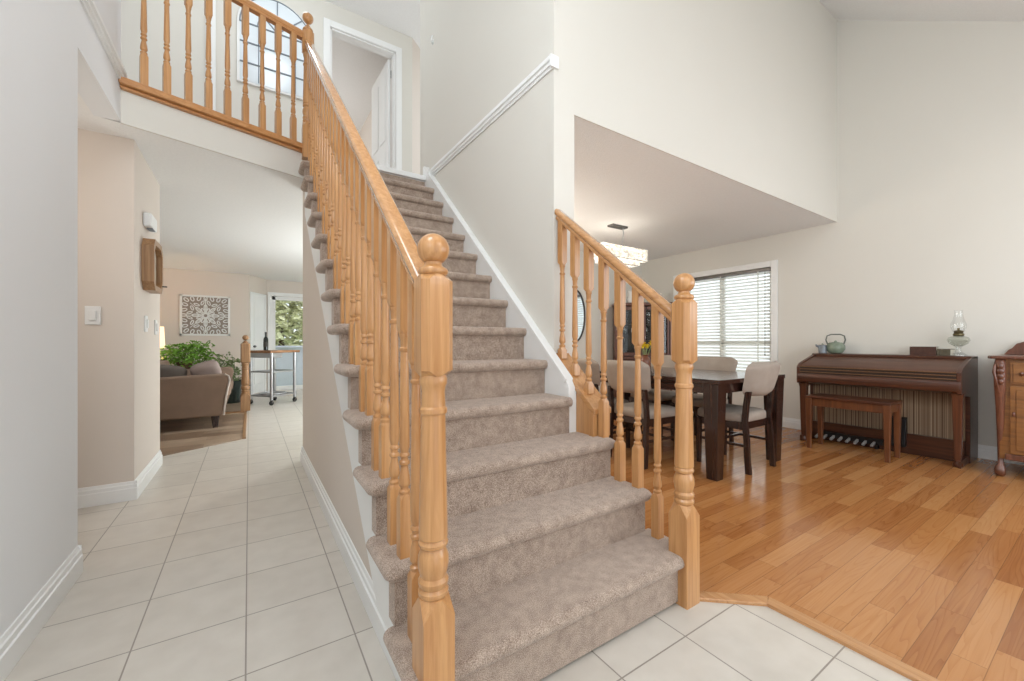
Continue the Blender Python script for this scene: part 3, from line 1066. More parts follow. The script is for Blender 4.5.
# arched pane panel on the upstairs wall
ap = thing('wall_mirror', 'white arched panel with grey grid bars on the upstairs wall behind the balcony railing', 'mirror', (.255, YU - .001, 3.75))
AW, AH = .36, .62
arch = [(-AW, 0), (AW, 0)] + [(AW * math.cos(a), AH + AW * math.sin(a)) for a in [math.pi * i / 20 for i in range(21)]]
inn = [(x * .93, z * .965 + .02) for x, z in arch]
MB().prism(arch, 'y', -.03, 0).build('frame', M['trim'], ap, bevel=.004)
MB().prism(inn, 'y', -.034, -.03).build('mirror_glass', M['paleblue'], ap)
mb = MB()
for x in (-.17, .0, .17):
    mb.box(x - .005, -.044, .03, x + .005, -.034, AH)
for z in (.21, .42, AH):
    mb.box(-AW * .93, -.044, z - .006, AW * .93, -.034, z + .006)
for a in (45, 90, 135):
    mb.bar((0, -.039, AH), (AW * .93 * math.cos(R(a)), -.039, AH + AW * .93 * math.sin(R(a))), .01, .01)
mb.tube([(AW * .5 * math.cos(R(a)), -.039, AH + AW * .5 * math.sin(R(a))) for a in range(0, 181, 12)], .005, 6)
mb.tube([(x, -.036, z) for x, z in inn[2:]], .006, 6)
mb.build('grid_bars', M['greyline'], ap)
# vertical corner trim upstairs
struct('trim_6', MB().box(-.36, YU - .025, FZ, -.28, YU, UC), M['trim'], 'white vertical door trim upstairs behind the balcony railing', 'trim')

# small hook high on the stair wall
t = thing('wall_hook', 'tiny white hook high on the stair wall', 'hook', (XW, 3.66, 3.94))
MB().tube([(0, 0, 0), (-.02, -.005, -.012), (-.026, -.012, 0), (-.02, -.03, .04)], .007, 8).build('prong', M['white'], t)
MB().box(-.006, -.015, -.02, 0, .015, .02).build('plate', M['white'], t)

# ---------------------------------------------------------------- HALL WALL FITTINGS
def switch(loc, rz, label, cat='light switch', toggles=1, wdt=.075):
    t = thing('light_switch', label, cat, loc, rz)
    MB().box(-wdt / 2, -.010, -.06, wdt / 2, 0, .06).build('wall_plate', M['white'], t, bevel=.003)
    mb = MB()
    for i in range(toggles):
        mb.box(-.016, -.019, -.032, .016, -.010, .032)
    mb.build('rocker', M['white'], t, bevel=.002)
    return t


switch((-.848, 3.68, 1.235), 0, 'white light switch on the beige wall facing the entry')
switch((-.65, 4.02, 1.20), R(90), 'white light switch under the wooden frame, nearer of two')
switch((-.65, 4.40, 1.185), R(90), 'white light switch under the wooden frame, farther of two')
t = thing('door_chime', 'white door chime box above the wooden frame in the hall', 'door chime', (-.65, 4.05, 1.915), R(90))
MB().box(-.11, -.05, 0, .11, 0, .10).build('cover', M['white'], t, bevel=.012, segs=3)
MB().box(-.05, -.046, -.006, .05, -.012, .0).build('sound_grille', M['greyline'], t)
t = thing('shadow_box', 'octagonal brown wooden box frame hung on the hall wall', 'wall decor', (-.65, 4.08, 1.635), R(90))
def octo(w_, h_, c):
    return [(-w_, -h_ + c), (-w_ + c, -h_), (w_ - c, -h_), (w_, -h_ + c), (w_, h_ - c), (w_ - c, h_), (-w_ + c, h_), (-w_, h_ - c)]
o1, o2 = octo(.19, .19, .06), octo(.15, .15, .048)
rs = [[(x, -.0, z) for x, z in o1], [(x, -.07, z) for x, z in o1], [(x, -.07, z) for x, z in o2], [(x, -.02, z) for x, z in o2]]
MB().rings(rs).build('frame', M['oldoak'], t, bevel=.003)
MB().prism(o2, 'y', -.032, -.021).build('backing_panel', M['pages'], t)
MB().box(.14, -.10, -.135, .148, -.07, -.125).build('peg', M['iron'], t)

# ---------------------------------------------------------------- LIVING ROOM
t = thing('wall_panel', 'square white carved openwork panel on the living room wall', 'wall art', (-.697, 9.70, 1.575))
PS = .385
mb = MB()
for a0, b0, a1, b1 in ((-PS, -PS, PS, -PS + .035), (-PS, PS - .035, PS, PS), (-PS, -PS, -PS + .035, PS), (PS - .035, -PS, PS, PS)):
    mb.box(a0, -.03, b0, a1, 0, b1)
mb.build('frame', M['white'], t, bevel=.003)
mb = MB()
def loop(cx, cz, rx, rz2, rot, wd=.009, n=18):
    rs = []
    for s_ in (1, -1):
        pass
    ring_o, ring_i = [], []
    for i in range(n):
        a = 2 * math.pi * i / n
        for lst, k in ((ring_o, 1), (ring_i, 0)):
            ax, az = (rx - (0 if k else wd)) * math.cos(a), (rz2 - (0 if k else wd)) * math.sin(a)
            lst.append((cx + ax * math.cos(rot) - az * math.sin(rot), cz + ax * math.sin(rot) + az * math.cos(rot)))
    vs_, fs_ = [], []
    for y in (-.022, -.006):
        vs_ += [(x, y, z) for x, z in ring_o] + [(x, y, z) for x, z in ring_i]
    for i in range(n):
        j = (i + 1) % n
        fs_.append((i, j, n + j, n + i))
        fs_.append((2 * n + i, 3 * n + i, 3 * n + j, 2 * n + j))
        fs_.append((i, 2 * n + i, 2 * n + j, j))
        fs_.append((n + i, n + j, 3 * n + j, 3 * n + i))
    mb.add(vs_, fs_)
loop(0, 0, .05, .05, 0, .022)
for i in range(8):
    a = R(45 * i + 22.5)
    loop(.10 * math.cos(a), .10 * math.sin(a), .055, .026, a, .017)
    a = R(45 * i)
    loop(.155 * math.cos(a), .155 * math.sin(a), .06, .032, a, .018)
for i in range(16):
    a = R(22.5 * i + 11)
    loop(.245 * math.cos(a), .245 * math.sin(a), .05, .026, a + (.6 if i % 2 else -.6), .016)
for i in range(4):
    for j, (p, q) in enumerate(((.29, .29), (.31, .20), (.20, .31), (.32, .10), (.10, .32), (.325, 0))):
        a = R(90 * i)
        x, z = p * math.cos(a) - q * math.sin(a), p * math.sin(a) + q * math.cos(a)
        loop(x, z, .05, .032, a + (.78, .3, 1.2, -.4, 1.9, 0)[j], .016)
for i in range(8):
    a = R(45 * i)
    mb.bar((.04 * math.cos(a), -.014, .04 * math.sin(a)), (.33 * math.cos(a), -.014, .33 * math.sin(a)), .016, .010)
mb.build('fretwork', M['white'], t)
MB().box(-PS + .01, -.005, -PS + .01, PS - .01, -.001, PS - .01).build('shade_sheet', M['gapshade'], t)  # added dark sheet painting the shade in the openwork gaps

# sofa: arm end towards the hall, facing right
t = thing('sofa', 'taupe sofa with its rolled arm end towards the hall', 'sofa', (-.22, 6.16, .006))
def curved_arm(y0, y1):
    # outline of the arm end: front edge bulges forward at the top
    out = [(-1.0, .14), (-.07, .14), (-.05, .20), (-.035, .30), (-.02, .42), (.0, .52), (.012, .58), (.0, .635), (-.04, .66), (-.2, .655), (-.6, .64), (-1.0, .64)]
    return MB().prism(out, 'y', y0, y1)
curved_arm(0, .20).build('arm', M['sofa'], t, bevel=.03, segs=3)
curved_arm(1.75, 1.95).build('arm', M['sofa'], t, bevel=.03, segs=3)
MB().box(-1.0, .05, .14, -.05, 1.9, .36).build('seat_base', M['sofa'], t, bevel=.03)
MB().prism([(-1.05, .14), (-.78, .14), (-.80, .78), (-1.0, .80), (-1.06, .74)], 'y', .02, 1.93).build('backrest', M['sofa'], t, bevel=.04, segs=3)
for y in (.21, .985):
    MB().ell((-.40, y + .385, .42), (.42, .40, .09), 24, 10, e=.35).build('seat_cushion', M['sofa'], t)
pip = [(-.052, -.004, .15), (-.037, -.004, .30), (-.022, -.004, .42), (-.002, -.004, .52), (.010, -.004, .58), (-.002, -.004, .635), (-.04, -.004, .66)]
MB().tube([(x + .008, y + .012, z) for x, y, z in pip], .011, 8).build('piping', M['sofalight'], t)
for x, y in ((-.13, .05), (-.95, .05), (-.13, 1.88), (-.95, 1.88)):
    MB().oct([(0, .026, .003), (.145, .04, .003)], (x, y, 0)).build('foot', M['espresso'], t)
tag(MB().ell((0, 0, 0), (.155, .09, .12), 24, 12, Matrix.Translation((-.46, 6.47, .69)) @ Matrix.Rotation(R(-18), 4, 'Y') @ Matrix.Rotation(R(20), 4, 'X'), e=.55).build('throw_pillow', M['pillow']),
    'mauve throw pillow leaning above the sofa arm', 'pillow')
tag(MB().ell((0, 0, 0), (.25, .09, .12), 24, 12, Matrix.Translation((-.90, 6.47, .67)) @ Matrix.Rotation(R(6), 4, 'Y'), e=.55).build('throw_pillow', M['greycush']),
    'grey cushion at the back of the sofa beside the mauve pillow', 'pillow')


def leaves(mb, n, fn, lo, hi, rnd):
    for i in range(n):
        p = Vector(fn(rnd))
        L_ = rnd.uniform(lo, hi)
        wd = L_ * .38
        Mx = Matrix.Translation(p) @ Matrix.Rotation(rnd.uniform(0, 6.28), 4, 'Z') @ Matrix.Rotation(rnd.uniform(-.9, .9), 4, 'X') @ Matrix.Rotation(rnd.uniform(-.6, .9), 4, 'Y')
        mb.add([(0, 0, 0), (L_ * .35, wd * .5, .012), (L_ * .75, wd * .4, .006), (L_, 0, -.012), (L_ * .75, -wd * .4, .006), (L_ * .35, -wd * .5, .012), (L_ * .5, 0, -.004)],
               [(0, 1, 6), (1, 2, 6), (2, 3, 6), (3, 4, 6), (4, 5, 6), (5, 0, 6)], Mx)


def ball(cx, cz, rx, ry, rz2):
    def fn(r):
        while True:
            p = (r.uniform(-1, 1), r.uniform(-1, 1), r.uniform(-1, 1))
            if sum(x * x for x in p) < 1:
                return (cx + p[0] * rx, p[1] * ry, cz + p[2] * rz2)
    return fn


# side table, lamp and bushy plant behind the sofa
t = thing('side_table', 'wooden side table behind the sofa holding lamp and plant', 'table', (-1.12, 8.9, .006))
MB().box(-.45, -.24, .53, .45, .24, .56).build('tabletop', M['espresso'], t, bevel=.005)
for sx in (-1, 1):
    for sy in (-1, 1):
        MB().oct([(0, .018, .002), (.53, .025, .002)], (sx * .40, sy * .19, 0)).build('leg', M['espresso'], t)
t = thing('table_lamp', 'table lamp with a glowing cream drum shade behind the sofa', 'lamp', (-1.34, 8.9, .566))
MB().lathe([(.07, 0), (.075, .015), (.03, .03), (.05, .10), (.065, .18), (.03, .27), (.012, .30), (.012, .50)], seg=20).build('lamp_base', M['terra'], t)
MB().rings([[(.14 * r_ * math.cos(2 * math.pi * i / 28), .14 * r_ * math.sin(2 * math.pi * i / 28), z) for i in range(28)] for r_, z in ((1.12, .40), (1.0, .76))], cap=False).build('lamp_shade', M['shade'], t)
pl_ = bpy.data.lights.new('table_lamp_bulb', 'POINT')
pl_.energy = 9
pl_.color = (1, .78, .55)
pl_.shadow_soft_size = .05
po = bpy.data.objects.new('table_lamp_bulb', pl_)
po.location = (-1.34, 8.9, 1.15)
COL.objects.link(po)
rnd = random.Random(5)
t = thing('potted_plant', 'bushy bright green plant behind the sofa near the lamp', 'plant', (-.92, 8.85, .566))
MB().lathe([(.08, 0), (.11, .14), (.118, .15), (.118, .165), (.10, .165), (.095, .14)], seg=20).build('pot', M['terra'], t)
mb = MB()
leaves(mb, 700, ball(0, .26, .40, .30, .22), .05, .11, rnd)
leaves(mb, 120, ball(.18, .44, .26, .2, .10), .04, .08, rnd)
mb.build('foliage', M['leaf'], t, sharp=80)
mb = MB()
for i in range(14):
    a = rnd.uniform(0, 6.28)
    r_ = rnd.uniform(.1, .34)
    mb.tube([(0, 0, .14), (r_ * .4 * math.cos(a), r_ * .4 * math.sin(a), .3), (r_ * math.cos(a), r_ * math.sin(a), rnd.uniform(.3, .5))], .004, 5)
mb.build('stems', M['leaf2'], t)
t = thing('potted_plant', 'trailing green plant in a dark green pot on the floor beyond the sofa', 'plant', (-.26, 8.62, .006))
MB().lathe([(.13, 0), (.135, .01), (.15, .30), (.175, .36), (.175, .39), (.155, .39), (.145, .34)], seg=24).build('pot', M['pot'], t)
MB().lathe([(.144, .335), (.0, .345)], seg=20).build('soil', M['soil'], t)
mb = MB()
leaves(mb, 260, ball(-.08, .62, .22, .2, .26), .05, .10, rnd)
leaves(mb, 60, ball(0, .42, .17, .17, .10), .04, .08, rnd)
mb.build('foliage', M['leaf2'], t, sharp=80)
mb = MB()
for i in range(12):
    a = rnd.uniform(0, 6.28)
    r_ = rnd.uniform(.05, .2)
    mb.tube([(0, 0, .34), (r_ * .4 * math.cos(a), r_ * .4 * math.sin(a), .55), (-.08 + r_ * math.cos(a), r_ * math.sin(a), rnd.uniform(.5, .85))], .004, 5)
mb.build('stems', M['leaf2'], t)

# lone oak post at the edge of the living room floor
t = thing('railing_post', 'lone brown oak newel post beside the kitchen cart', 'post', (-.045, 7.34, .03))
a, b = newel_mesh(.26, None, .72, 1.02, 1.145, s=.062)
n0 = a.build('newel_shaft', M['oldoak'], t, sharp=30)
b.build('finial', M['oldoak'], t, sharp=50)

# kitchen cart
t = thing('kitchen_cart', 'metal kitchen cart on casters with a butcher block top', 'cart', (.355, 8.23, 0), R(38.5))
MB().box(-.30, -.29, .885, .30, .29, .925).build('tabletop', M['butcher'], t, bevel=.005)
HX = .235
for sx in (-1, 1):
    for sy in (-1, 1):
        g = MB().lathe([(.026, .085), (.026, .885)], (sx * HX, sy * HX, 0), 14).build('leg', M['chrome'], t)
        c = MB().lathe([(.004, -.016), (.034, -.016), (.04, -.008), (.04, .008), (.034, .016), (.004, .016)], seg=16, Mx=Matrix.Translation((sx * HX, sy * HX, .0405)) @ Matrix.Rotation(R(90), 4, 'X')).build('caster_wheel', M['black'], g)
        MB().box(sx * HX - .008, sy * HX - .026, .04, sx * HX + .008, sy * HX - .019, .088).box(sx * HX - .008, sy * HX + .019, .04, sx * HX + .008, sy * HX + .026, .088).box(sx * HX - .01, sy * HX - .026, .08, sx * HX + .01, sy * HX + .026, .09).build('caster_fork', M['nickel'], g)
for z in (.56, .15):
    for sx in (-1, 1):
        MB().bar((sx * HX, -HX, z), (sx * HX, HX, z), .02, .025).build('side_rail', M['chrome'], t)
        MB().bar((-HX, sx * HX, z), (HX, sx * HX, z), .02, .025).build('side_rail', M['chrome'], t)
mb = MB()
for i in range(13):
    x = -.22 + .44 * i / 12
    mb.bar((x, -HX, .152), (x, HX, .152), .006, .006)
mb.tube([(.20 * math.cos(R(a)), .20 * math.sin(R(a)), .175) for a in range(0, 360, 15)], .012, 8, closed=True)
mb.build('bottom_rack', M['chrome'], t)
MB().box(-.25, -.23, .80, -.02, .23, .885).build('drawer', M['chrome'], t, bevel=.01)
t = thing('wine_bottle', 'dark wine bottle standing on the kitchen cart', 'bottle', (.245, 8.20, .925))
MB().lathe([(.034, 0), (.037, .004), (.037, .19), (.030, .215), (.015, .235), (.0135, .30), (.016, .302), (.016, .315), (.012, .316)], seg=20).build('bottle_glass', M['bottle'], t)
MB().rings([[(.0378 * math.cos(2 * math.pi * i / 20), .0378 * math.sin(2 * math.pi * i / 20), z) for i in range(20)] for z in (.06, .15)], cap=False).build('paper_label', M['label'], t)

# outside the patio door
struct('ground_outside', MB().box(-6, 10.45, -.3, 9, 26, -.12), M['grass'], 'lawn beyond the patio door', 'ground')
tag(MB().box(-.6, 12.4, -.12, 3.2, 12.5, .92).box(-.6, 12.3, .92, 3.2, 12.55, .97).build('deck_wall', M['deck'], None, bevel=.01),
    'blue grey low deck wall outside the patio door', 'wall')
for i, (x, y, h, lab) in enumerate(((.9, 15.5, 2.2, 'pale leafy tree outside the patio door, in front'), (3.0, 18.9, 3.4, 'pale leafy tree outside the patio door, farther to the right'), (-1.2, 21.9, 4.0, 'pale leafy tree outside the patio door, farther to the left'))):
    t = thing('tree', lab, 'tree', (x, y, -.12))
    MB().lathe([(.14, 0), (.10, h * .4), (.06, h)], seg=10).build('trunk', M['bark'], t)
    mb = MB()
    leaves(mb, 4200, ball(0, h, 1.7, 1.2, h * .8), .16, .34, rnd)
    mb.build('crown', M['treeleaf'], t, sharp=80)

# ---------------------------------------------------------------- DINING ROOM
t = thing('dining_table', 'dark espresso rectangular dining table with thick square legs', 'table', (3.48, 2.62, .006))
TW, TL = .53, .93
MB().box(-TW, -TL, .735, TW, TL, .77).build('tabletop', M['espressoy'], t, bevel=.004)
MB().box(-TW + .04, -TL + .05, .655, TW - .04, TL - .05, .735).build('apron', M['espressoy'], t, bevel=.003)
for sx in (-1, 1):
    for sy in (-1, 1):
        MB().oct([(0, .043, .002), (.735, .062, .002)], (sx * (TW - .062), sy * (TL - .07), 0)).build('leg', M['espresso'], t, bevel=.002)


def make_chair(label, loc, rz):
    """faces +y; origin at the middle of the seat on the floor"""
    t = thing('dining_chair', label, 'chair', loc, rz, 'upholstered dining chairs')
    # seat: padded, wider in front
    mb = MB()
    rows = []
    for z, k in ((.405, .95), (.415, 1.0), (.455, 1.0), (.475, .96), (.484, .85)):
        pts_ = []
        for i in range(28):
            a = 2 * math.pi * i / 28
            c_, s_ = math.cos(a), math.sin(a)
            x = math.copysign(abs(c_) ** .35, c_) * .225 * k
            y = math.copysign(abs(s_) ** .35, s_) * .215 * k
            x *= 1 + .06 * (y / .215)
            pts_.append((x, y + .01, z))
        rows.append(pts_)
    mb.rings(rows)
    mb.build('seat', M['fabric'], t, sharp=60)
    mb = MB()
    mb.box(-.205, -.19, .345, .205, .205, .408)
    mb.build('seat_frame', M['espresso'], t, bevel=.003)
    # curved padded backrest
    mb = MB()
    rows = []
    nu = 13
    def bp(u, v, side):
        z = .618 + .280 * v
        y = -.240 - .070 * v + .055 * u * u
        # rounded-rectangle outline, a little narrower at the bottom
        q = abs(2 * v - 1)
        rnd_ = (1 - max(0.0, (q - .55) / .45) ** 2.6 * .30)
        wdt = (.225 + .045 * v) * rnd_
        th = .034 * (1 - abs(u) ** 5) ** .5 * max(.10, (1 - q ** 6)) ** .5
        return (u * wdt, y + side * th, z)
    vv = [i / 10 for i in range(11)]
    uu = [-1 + 2 * i / (nu - 1) for i in range(nu)]
    for v in vv:
        rows.append([bp(u, v, -1) for u in uu] + [bp(u, v, 1) for u in reversed(uu)])
    mb.rings(rows)
    mb.build('backrest', M['fabric'], t, sharp=70)
    for sx in (-1, 1):
        # rear leg runs up into the backrest and splays back at the foot
        P = [(sx * .20, -.232, 0), (sx * .20, -.222, .12), (sx * .197, -.215, .28), (sx * .195, -.20, .42), (sx * .195, -.21, .54), (sx * .19, -.225, .66)]
        mb = MB()
        mb.rings([[(p[0] + a * .016, p[1] + b_ * .021, p[2]) for a, b_ in ((-1, -1), (1, -1), (1, 1), (-1, 1))] for p in P])
        mb.build('leg', M['espresso'], t, bevel=.003)
    for sx in (-1, 1):
        MB().oct([(0, .015, .002), (.40, .021, .002)], (sx * .205, .19, 0)).build('leg', M['espresso'], t, bevel=.002)
    for sx in (-1, 1):
        mb = MB()
        mb.bar((sx * .20, -.225, .22), (sx * .205, .19, .22), .014, .022)
        mb.build('stretcher', M['espresso'], t)
    mb = MB().bar((-.2, .05, .22), (.2, .05, .22), .014, .022).bar((-.2, .19, .27), (.2, .19, .27), .014, .022)
    mb.build('stretcher', M['espresso'], t)
    return t


ch = make_chair('beige dining chair at the near end of the table, its back to the open floor', (3.545, 1.905, .006), R(0))
dup(ch, (3.00, 2.42, .006), R(-90), 'beige dining chair on the stair side of the table, nearer of two')
dup(ch, (3.00, 2.97, .006), R(-93), 'beige dining chair on the stair side of the table, farther of two')
dup(ch, (4.02, 2.50, .006), R(90), 'beige dining chair on the window side of the table, nearer of two')
dup(ch, (4.02, 3.06, .006), R(90), 'beige dining chair on the window side of the table, farther of two')

t = thing('flower_vase', 'brown vase of yellow flowers on the dining table', 'vase', (3.52, 2.82, .776))
MB().lathe([(.035, 0), (.045, .01), (.06, .06), (.05, .11), (.03, .14), (.036, .155), (.03, .155)], seg=20).build('vase', M['vase'], t)
mb = MB()
for i in range(9):
    a = 2.4 * i
    r_ = .02 + .055 * (i % 3) / 2
    c = (r_ * math.cos(a), r_ * math.sin(a), .23 + .05 * ((i * 7) % 4) / 3)
    for j in range(9):
        b_ = 2 * math.pi * j / 9
        Mx = Matrix.Translation(c) @ Matrix.Rotation(b_, 4, 'Z') @ Matrix.Rotation(R(-35), 4, 'Y')
        mb.add([(0, 0, 0), (.022, .013, .004), (.042, 0, 0), (.022, -.013, .004)], [(0, 1, 2, 3)], Mx)
    mb.ell(c, (.012, .012, .01), 8, 6)
mb.build('blossoms', M['yellow'], t, sharp=80)
mb = MB()
for i in range(9):
    a = 2.4 * i
    r_ = .02 + .055 * (i % 3) / 2
    mb.tube([(0, 0, .08), (r_ * .5 * math.cos(a), r_ * .5 * math.sin(a), .17), (r_ * math.cos(a), r_ * math.sin(a), .23 + .05 * ((i * 7) % 4) / 3)], .0025, 5)
mb.build('stems', M['leaf2'], t)

# crystal chandelier
t = thing('chandelier', 'rectangular two tier crystal chandelier lit above the dining table', 'ceiling light', (3.63, 3.30, CZ))
MB().box(-.125, -.045, -.022, .125, .045, 0).build('canopy', M['nickel'], t, bevel=.004)
MB().tube([(.09, 0, -.02), (.10, 0, -.08), (.085, 0, -.16), (.05, 0, -.27)], .007, 8).build('support_rod', M['chrome'], t)
CX, CY, ZT, ZB = .37, .13, -.265, -.40
CX2, CY2, ZB2 = .28, .085, -.455
def frame_ring(mb, hx, hy, z):
    mb.rings([[(-hx, -hy, z - h), (hx, -hy, z - h), (hx, hy, z - h), (-hx, hy, z - h)] for h in (-.006, .006)], cap=False)
    mb.rings([[(-hx + .01, -hy + .01, z - h), (hx - .01, -hy + .01, z - h), (hx - .01, hy - .01, z - h), (-hx + .01, hy - .01, z - h)] for h in (-.006, .006)], cap=False)
for hx, hy, z in ((CX, CY, ZT), (CX, CY, ZB), (CX2, CY2, ZB2)):
    mb = MB()
    o4 = [(-hx, -hy), (hx, -hy), (hx, hy), (-hx, hy)]
    i4 = [(-hx + .01, -hy + .01), (hx - .01, -hy + .01), (hx - .01, hy - .01), (-hx + .01, hy - .01)]
    mb.rings([[(x, y, z + .006) for x, y in o4], [(x, y, z - .006) for x, y in o4], [(x, y, z - .006) for x, y in i4], [(x, y, z + .006) for x, y in i4], [(x, y, z + .006) for x, y in o4]], cap=False)
    mb.build('frame_ring', M['chrome'], t)
MB().box(-CX, -.006, ZT - .006, CX, .006, ZT + .006).build('cross_bar', M['chrome'], t)
rc = random.Random(2)
def facets(x0, y0, x1, y1, z0, z1, nx, nz_):
    """one joined sheet of faceted crystals"""
    mb = MB()
    d = Vector((x1 - x0, y1 - y0, 0))
    n = Vector((d.y, -d.x, 0)).normalized()
    P = lambda i, j, o=0.0: tuple(Vector((x0, y0, z0 + (z1 - z0) * j / nz_)) + d * (i / nx) + n * o)
    vs_, fs_ = [], []
    idx = {}
    for i in range(nx + 1):
        for j in range(nz_ + 1):
            idx[i, j] = len(vs_)
            vs_.append(P(i, j))
    for i in range(nx):
        for j in range(nz_):
            c = len(vs_)
            vs_.append(P(i + .5 + rc.uniform(-.25, .25), j + .5 + rc.uniform(-.25, .25), .013))
            q = [idx[i, j], idx[i + 1, j], idx[i + 1, j + 1], idx[i, j + 1]]
            fs_ += [(q[a], q[(a + 1) % 4], c) for a in range(4)]
    mb.add(vs_, fs_)
    o = mb.build('crystal_panel', M['crystal'], t, sharp=5)
for hx, hy, z0, z1, n1_, n2_, m_ in ((CX, CY, ZB, ZT, 34, 11, 4), (CX2, CY2, ZB2, ZB, 27, 7, 2)):
    facets(-hx, -hy, hx, -hy, z0, z1, n1_, m_)
    facets(hx, hy, -hx, hy, z0, z1, n1_, m_)
    facets(-hx, hy, -hx, -hy, z0, z1, n2_, m_)
    facets(hx, -hy, hx, hy, z0, z1, n2_, m_)
lamp('chandelier_bulbs', (3.63, 3.30, CZ - .33), 2.40, .06, (1, .95, .86))

# china hutch
HT = 1.66
HC, HA = Vector((5.10, 4.15, 0)), R(-40)


def hp(u, v):   # a point of the hutch, u along its front, v into its depth
    return (HC.x + u * math.cos(HA) - v * math.sin(HA), HC.y + u * math.sin(HA) + v * math.cos(HA))


t = thing('china_cabinet', 'dark cherry china cabinet with glass doors set across the dining room corner', 'cabinet', (HC.x, HC.y, .006), HA)
hw, hd = .42, .14
mb = MB().box(-hw, -hd, .08, -hw + .035, hd, HT - .05).box(hw - .035, -hd, .08, hw, hd, HT - .05).box(-hw, hd - .02, .08, hw, hd, HT - .05).box(-hw, -hd, .80, hw, hd, .84)
mb.box(-hw + .02, -hd + .02, 0, hw - .02, hd, .08)
mb.build('body', M['hutch'], t, bevel=.003)
MB().box(-hw - .02, -hd - .03, HT - .05, hw + .02, hd, HT).build('cornice', M['hutch'], t, bevel=.012)
MB().box(-hw + .035, hd - .03, .84, hw - .035, hd - .021, HT - .05).build('back_panel', M['darkint'], t)
for z in (1.08, 1.33):
    MB().box(-hw + .035, -hd + .03, z, hw - .035, hd - .03, z + .012).build('shelf', M['darkint'], t)
for i in range(2):
    x0 = -hw + .04 + i * (2 * hw - .08) / 2
    x1 = x0 + (2 * hw - .08) / 2 - .006
    mb = MB().box(x0, -hd - .012, .85, x0 + .03, -hd + .01, HT - .06).box(x1 - .03, -hd - .012, .85, x1, -hd + .01, HT - .06).box(x0 + .045, -hd - .012, .85, x1 - .045, -hd + .01, .90).box(x0 + .045, -hd - .012, HT - .11, x1 - .045, -hd + .01, HT - .06)
    d = mb.build('glass_door', M['hutch'], t, bevel=.003)
    MB().box(x0 + .045, -hd - .002, .90, x1 - .045, -hd + .002, HT - .11).build('door_pane', M['pane'], d)
    mb = MB().box(x0, -hd - .014, .10, x1, -hd, .79).box(x0 + .05, -hd - .02, .15, x1 - .05, -hd - .014, .74)
    d = mb.build('cabinet_door', M['hutch'], t, bevel=.003)
    MB().ell((x1 - .03, -hd - .03, .55), (.012, .016, .012), 10, 6).build('door_knob', M['brass'], d)
goblets = []
for i, (u_, z) in enumerate(((-.26, 1.098), (-.12, 1.098), (.10, 1.348), (.20, 1.098), (.06, 1.098))):
    t = thing('goblet', 'stemmed clear glass goblet on a shelf inside the china cabinet', 'glass', (*hp(u_, .0), z), 0, 'goblets in the china cabinet')
    MB().lathe([(.034, 0), (.03, .005), (.006, .012), (.005, .08), (.02, .095), (.036, .125), (.038, .165), (.034, .19), (.032, .19), (.035, .165), (.033, .128), (.005, .098)], seg=18).build('glass_body', M['china'] if i % 2 else M['glass'], t)
t = thing('pillar_candle', 'white pillar candle on the right of the china cabinet top', 'candle', (*hp(.27, .02), HT + .006))
MB().lathe([(.042, 0), (.05, .008), (.03, .02), (.036, .03)], seg=18).build('holder', M['iron'], t)
MB().lathe([(.033, .03), (.034, .034), (.034, .15), (.030, .155)], seg=18).build('wax', M['candle'], t)
t = thing('white_jug', 'small white jug on the left of the china cabinet top', 'jug', (*hp(-.16, .02), HT + .006))
MB().lathe([(.04, 0), (.045, .01), (.06, .06), (.05, .11), (.035, .15), (.045, .19), (.04, .19)], seg=20).build('jug_body', M['china'], t)
MB().tube([(.052, 0, .05), (.10, 0, .08), (.10, 0, .14), (.042, 0, .17)], .008, 8).build('handle', M['china'], t)
# oval mirror on the back wall
t = thing('wall_mirror', 'oval dark framed mirror on the dining room back wall', 'mirror', (4.07, YB, 1.46))
MB().tube([(.20 * math.cos(R(a)), -.012, .39 * math.sin(R(a))) for a in range(0, 360, 10)], .014, 8, closed=True).build('frame', M['iron'], t)
MB().prism([(.195 * math.cos(R(a)), .385 * math.sin(R(a))) for a in range(0, 360, 10)], 'y', -.012, -.002).build('mirror_glass', M['mirror'], t)

# ---------------------------------------------------------------- ORGAN
OX0, OY0, OY1 = 4.93, .77, 1.97     # front edge, right side, left side
t = thing('electric_organ', 'dark walnut spinet organ with a closed roll top against the right wall', 'organ', (5.26, 1.37, .006))
oy = .60
D = XR - .02 - 5.26
F = OX0 - 5.26
def side(y0, y1, nm):
    out = [(F + .005, .625), (F, .66), (F, .80), (F + .05, .835), (F + .40, .925), (D, .93), (D, 0), (F + .33, 0), (F + .33, .58), (F + .12, .60)]
    return MB().prism(out, 'y', y0, y1).build(nm, M['walnut'], t, bevel=.004)
side(-oy, -oy + .03, 'side_panel')
side(oy - .03, oy, 'side_panel')
MB().box(F + .38, -oy, .905, D, oy, .932).build('top_board', M['walnut'], t, bevel=.006)
MB().prism([(F + .012, .80), (F + .04, .822), (F + .395, .908), (F + .395, .88), (F + .05, .79)], 'y', -oy + .03, oy - .03).build('roll_top', M['rolltop'], t)
MB().box(F + .006, -oy + .03, .725, F + .035, oy - .03, .805).build('key_fascia', M['darkstrip'], t)
mb = MB()
for z in (.742, .772, .797):
    mb.box(F - .001, -oy + .03, z, F + .01, oy - .03, z + .007)
mb.build('fascia_strip', M['goldstrip'], t)
MB().prism([(F, .64), (F - .005, .66), (F - .005, .715), (F + .002, .73), (F + .05, .73), (F + .36, .70), (F + .36, .62), (F + .08, .62)], 'y', -oy + .006, oy - .006).build('keybed', M['walnut'], t, bevel=.005)
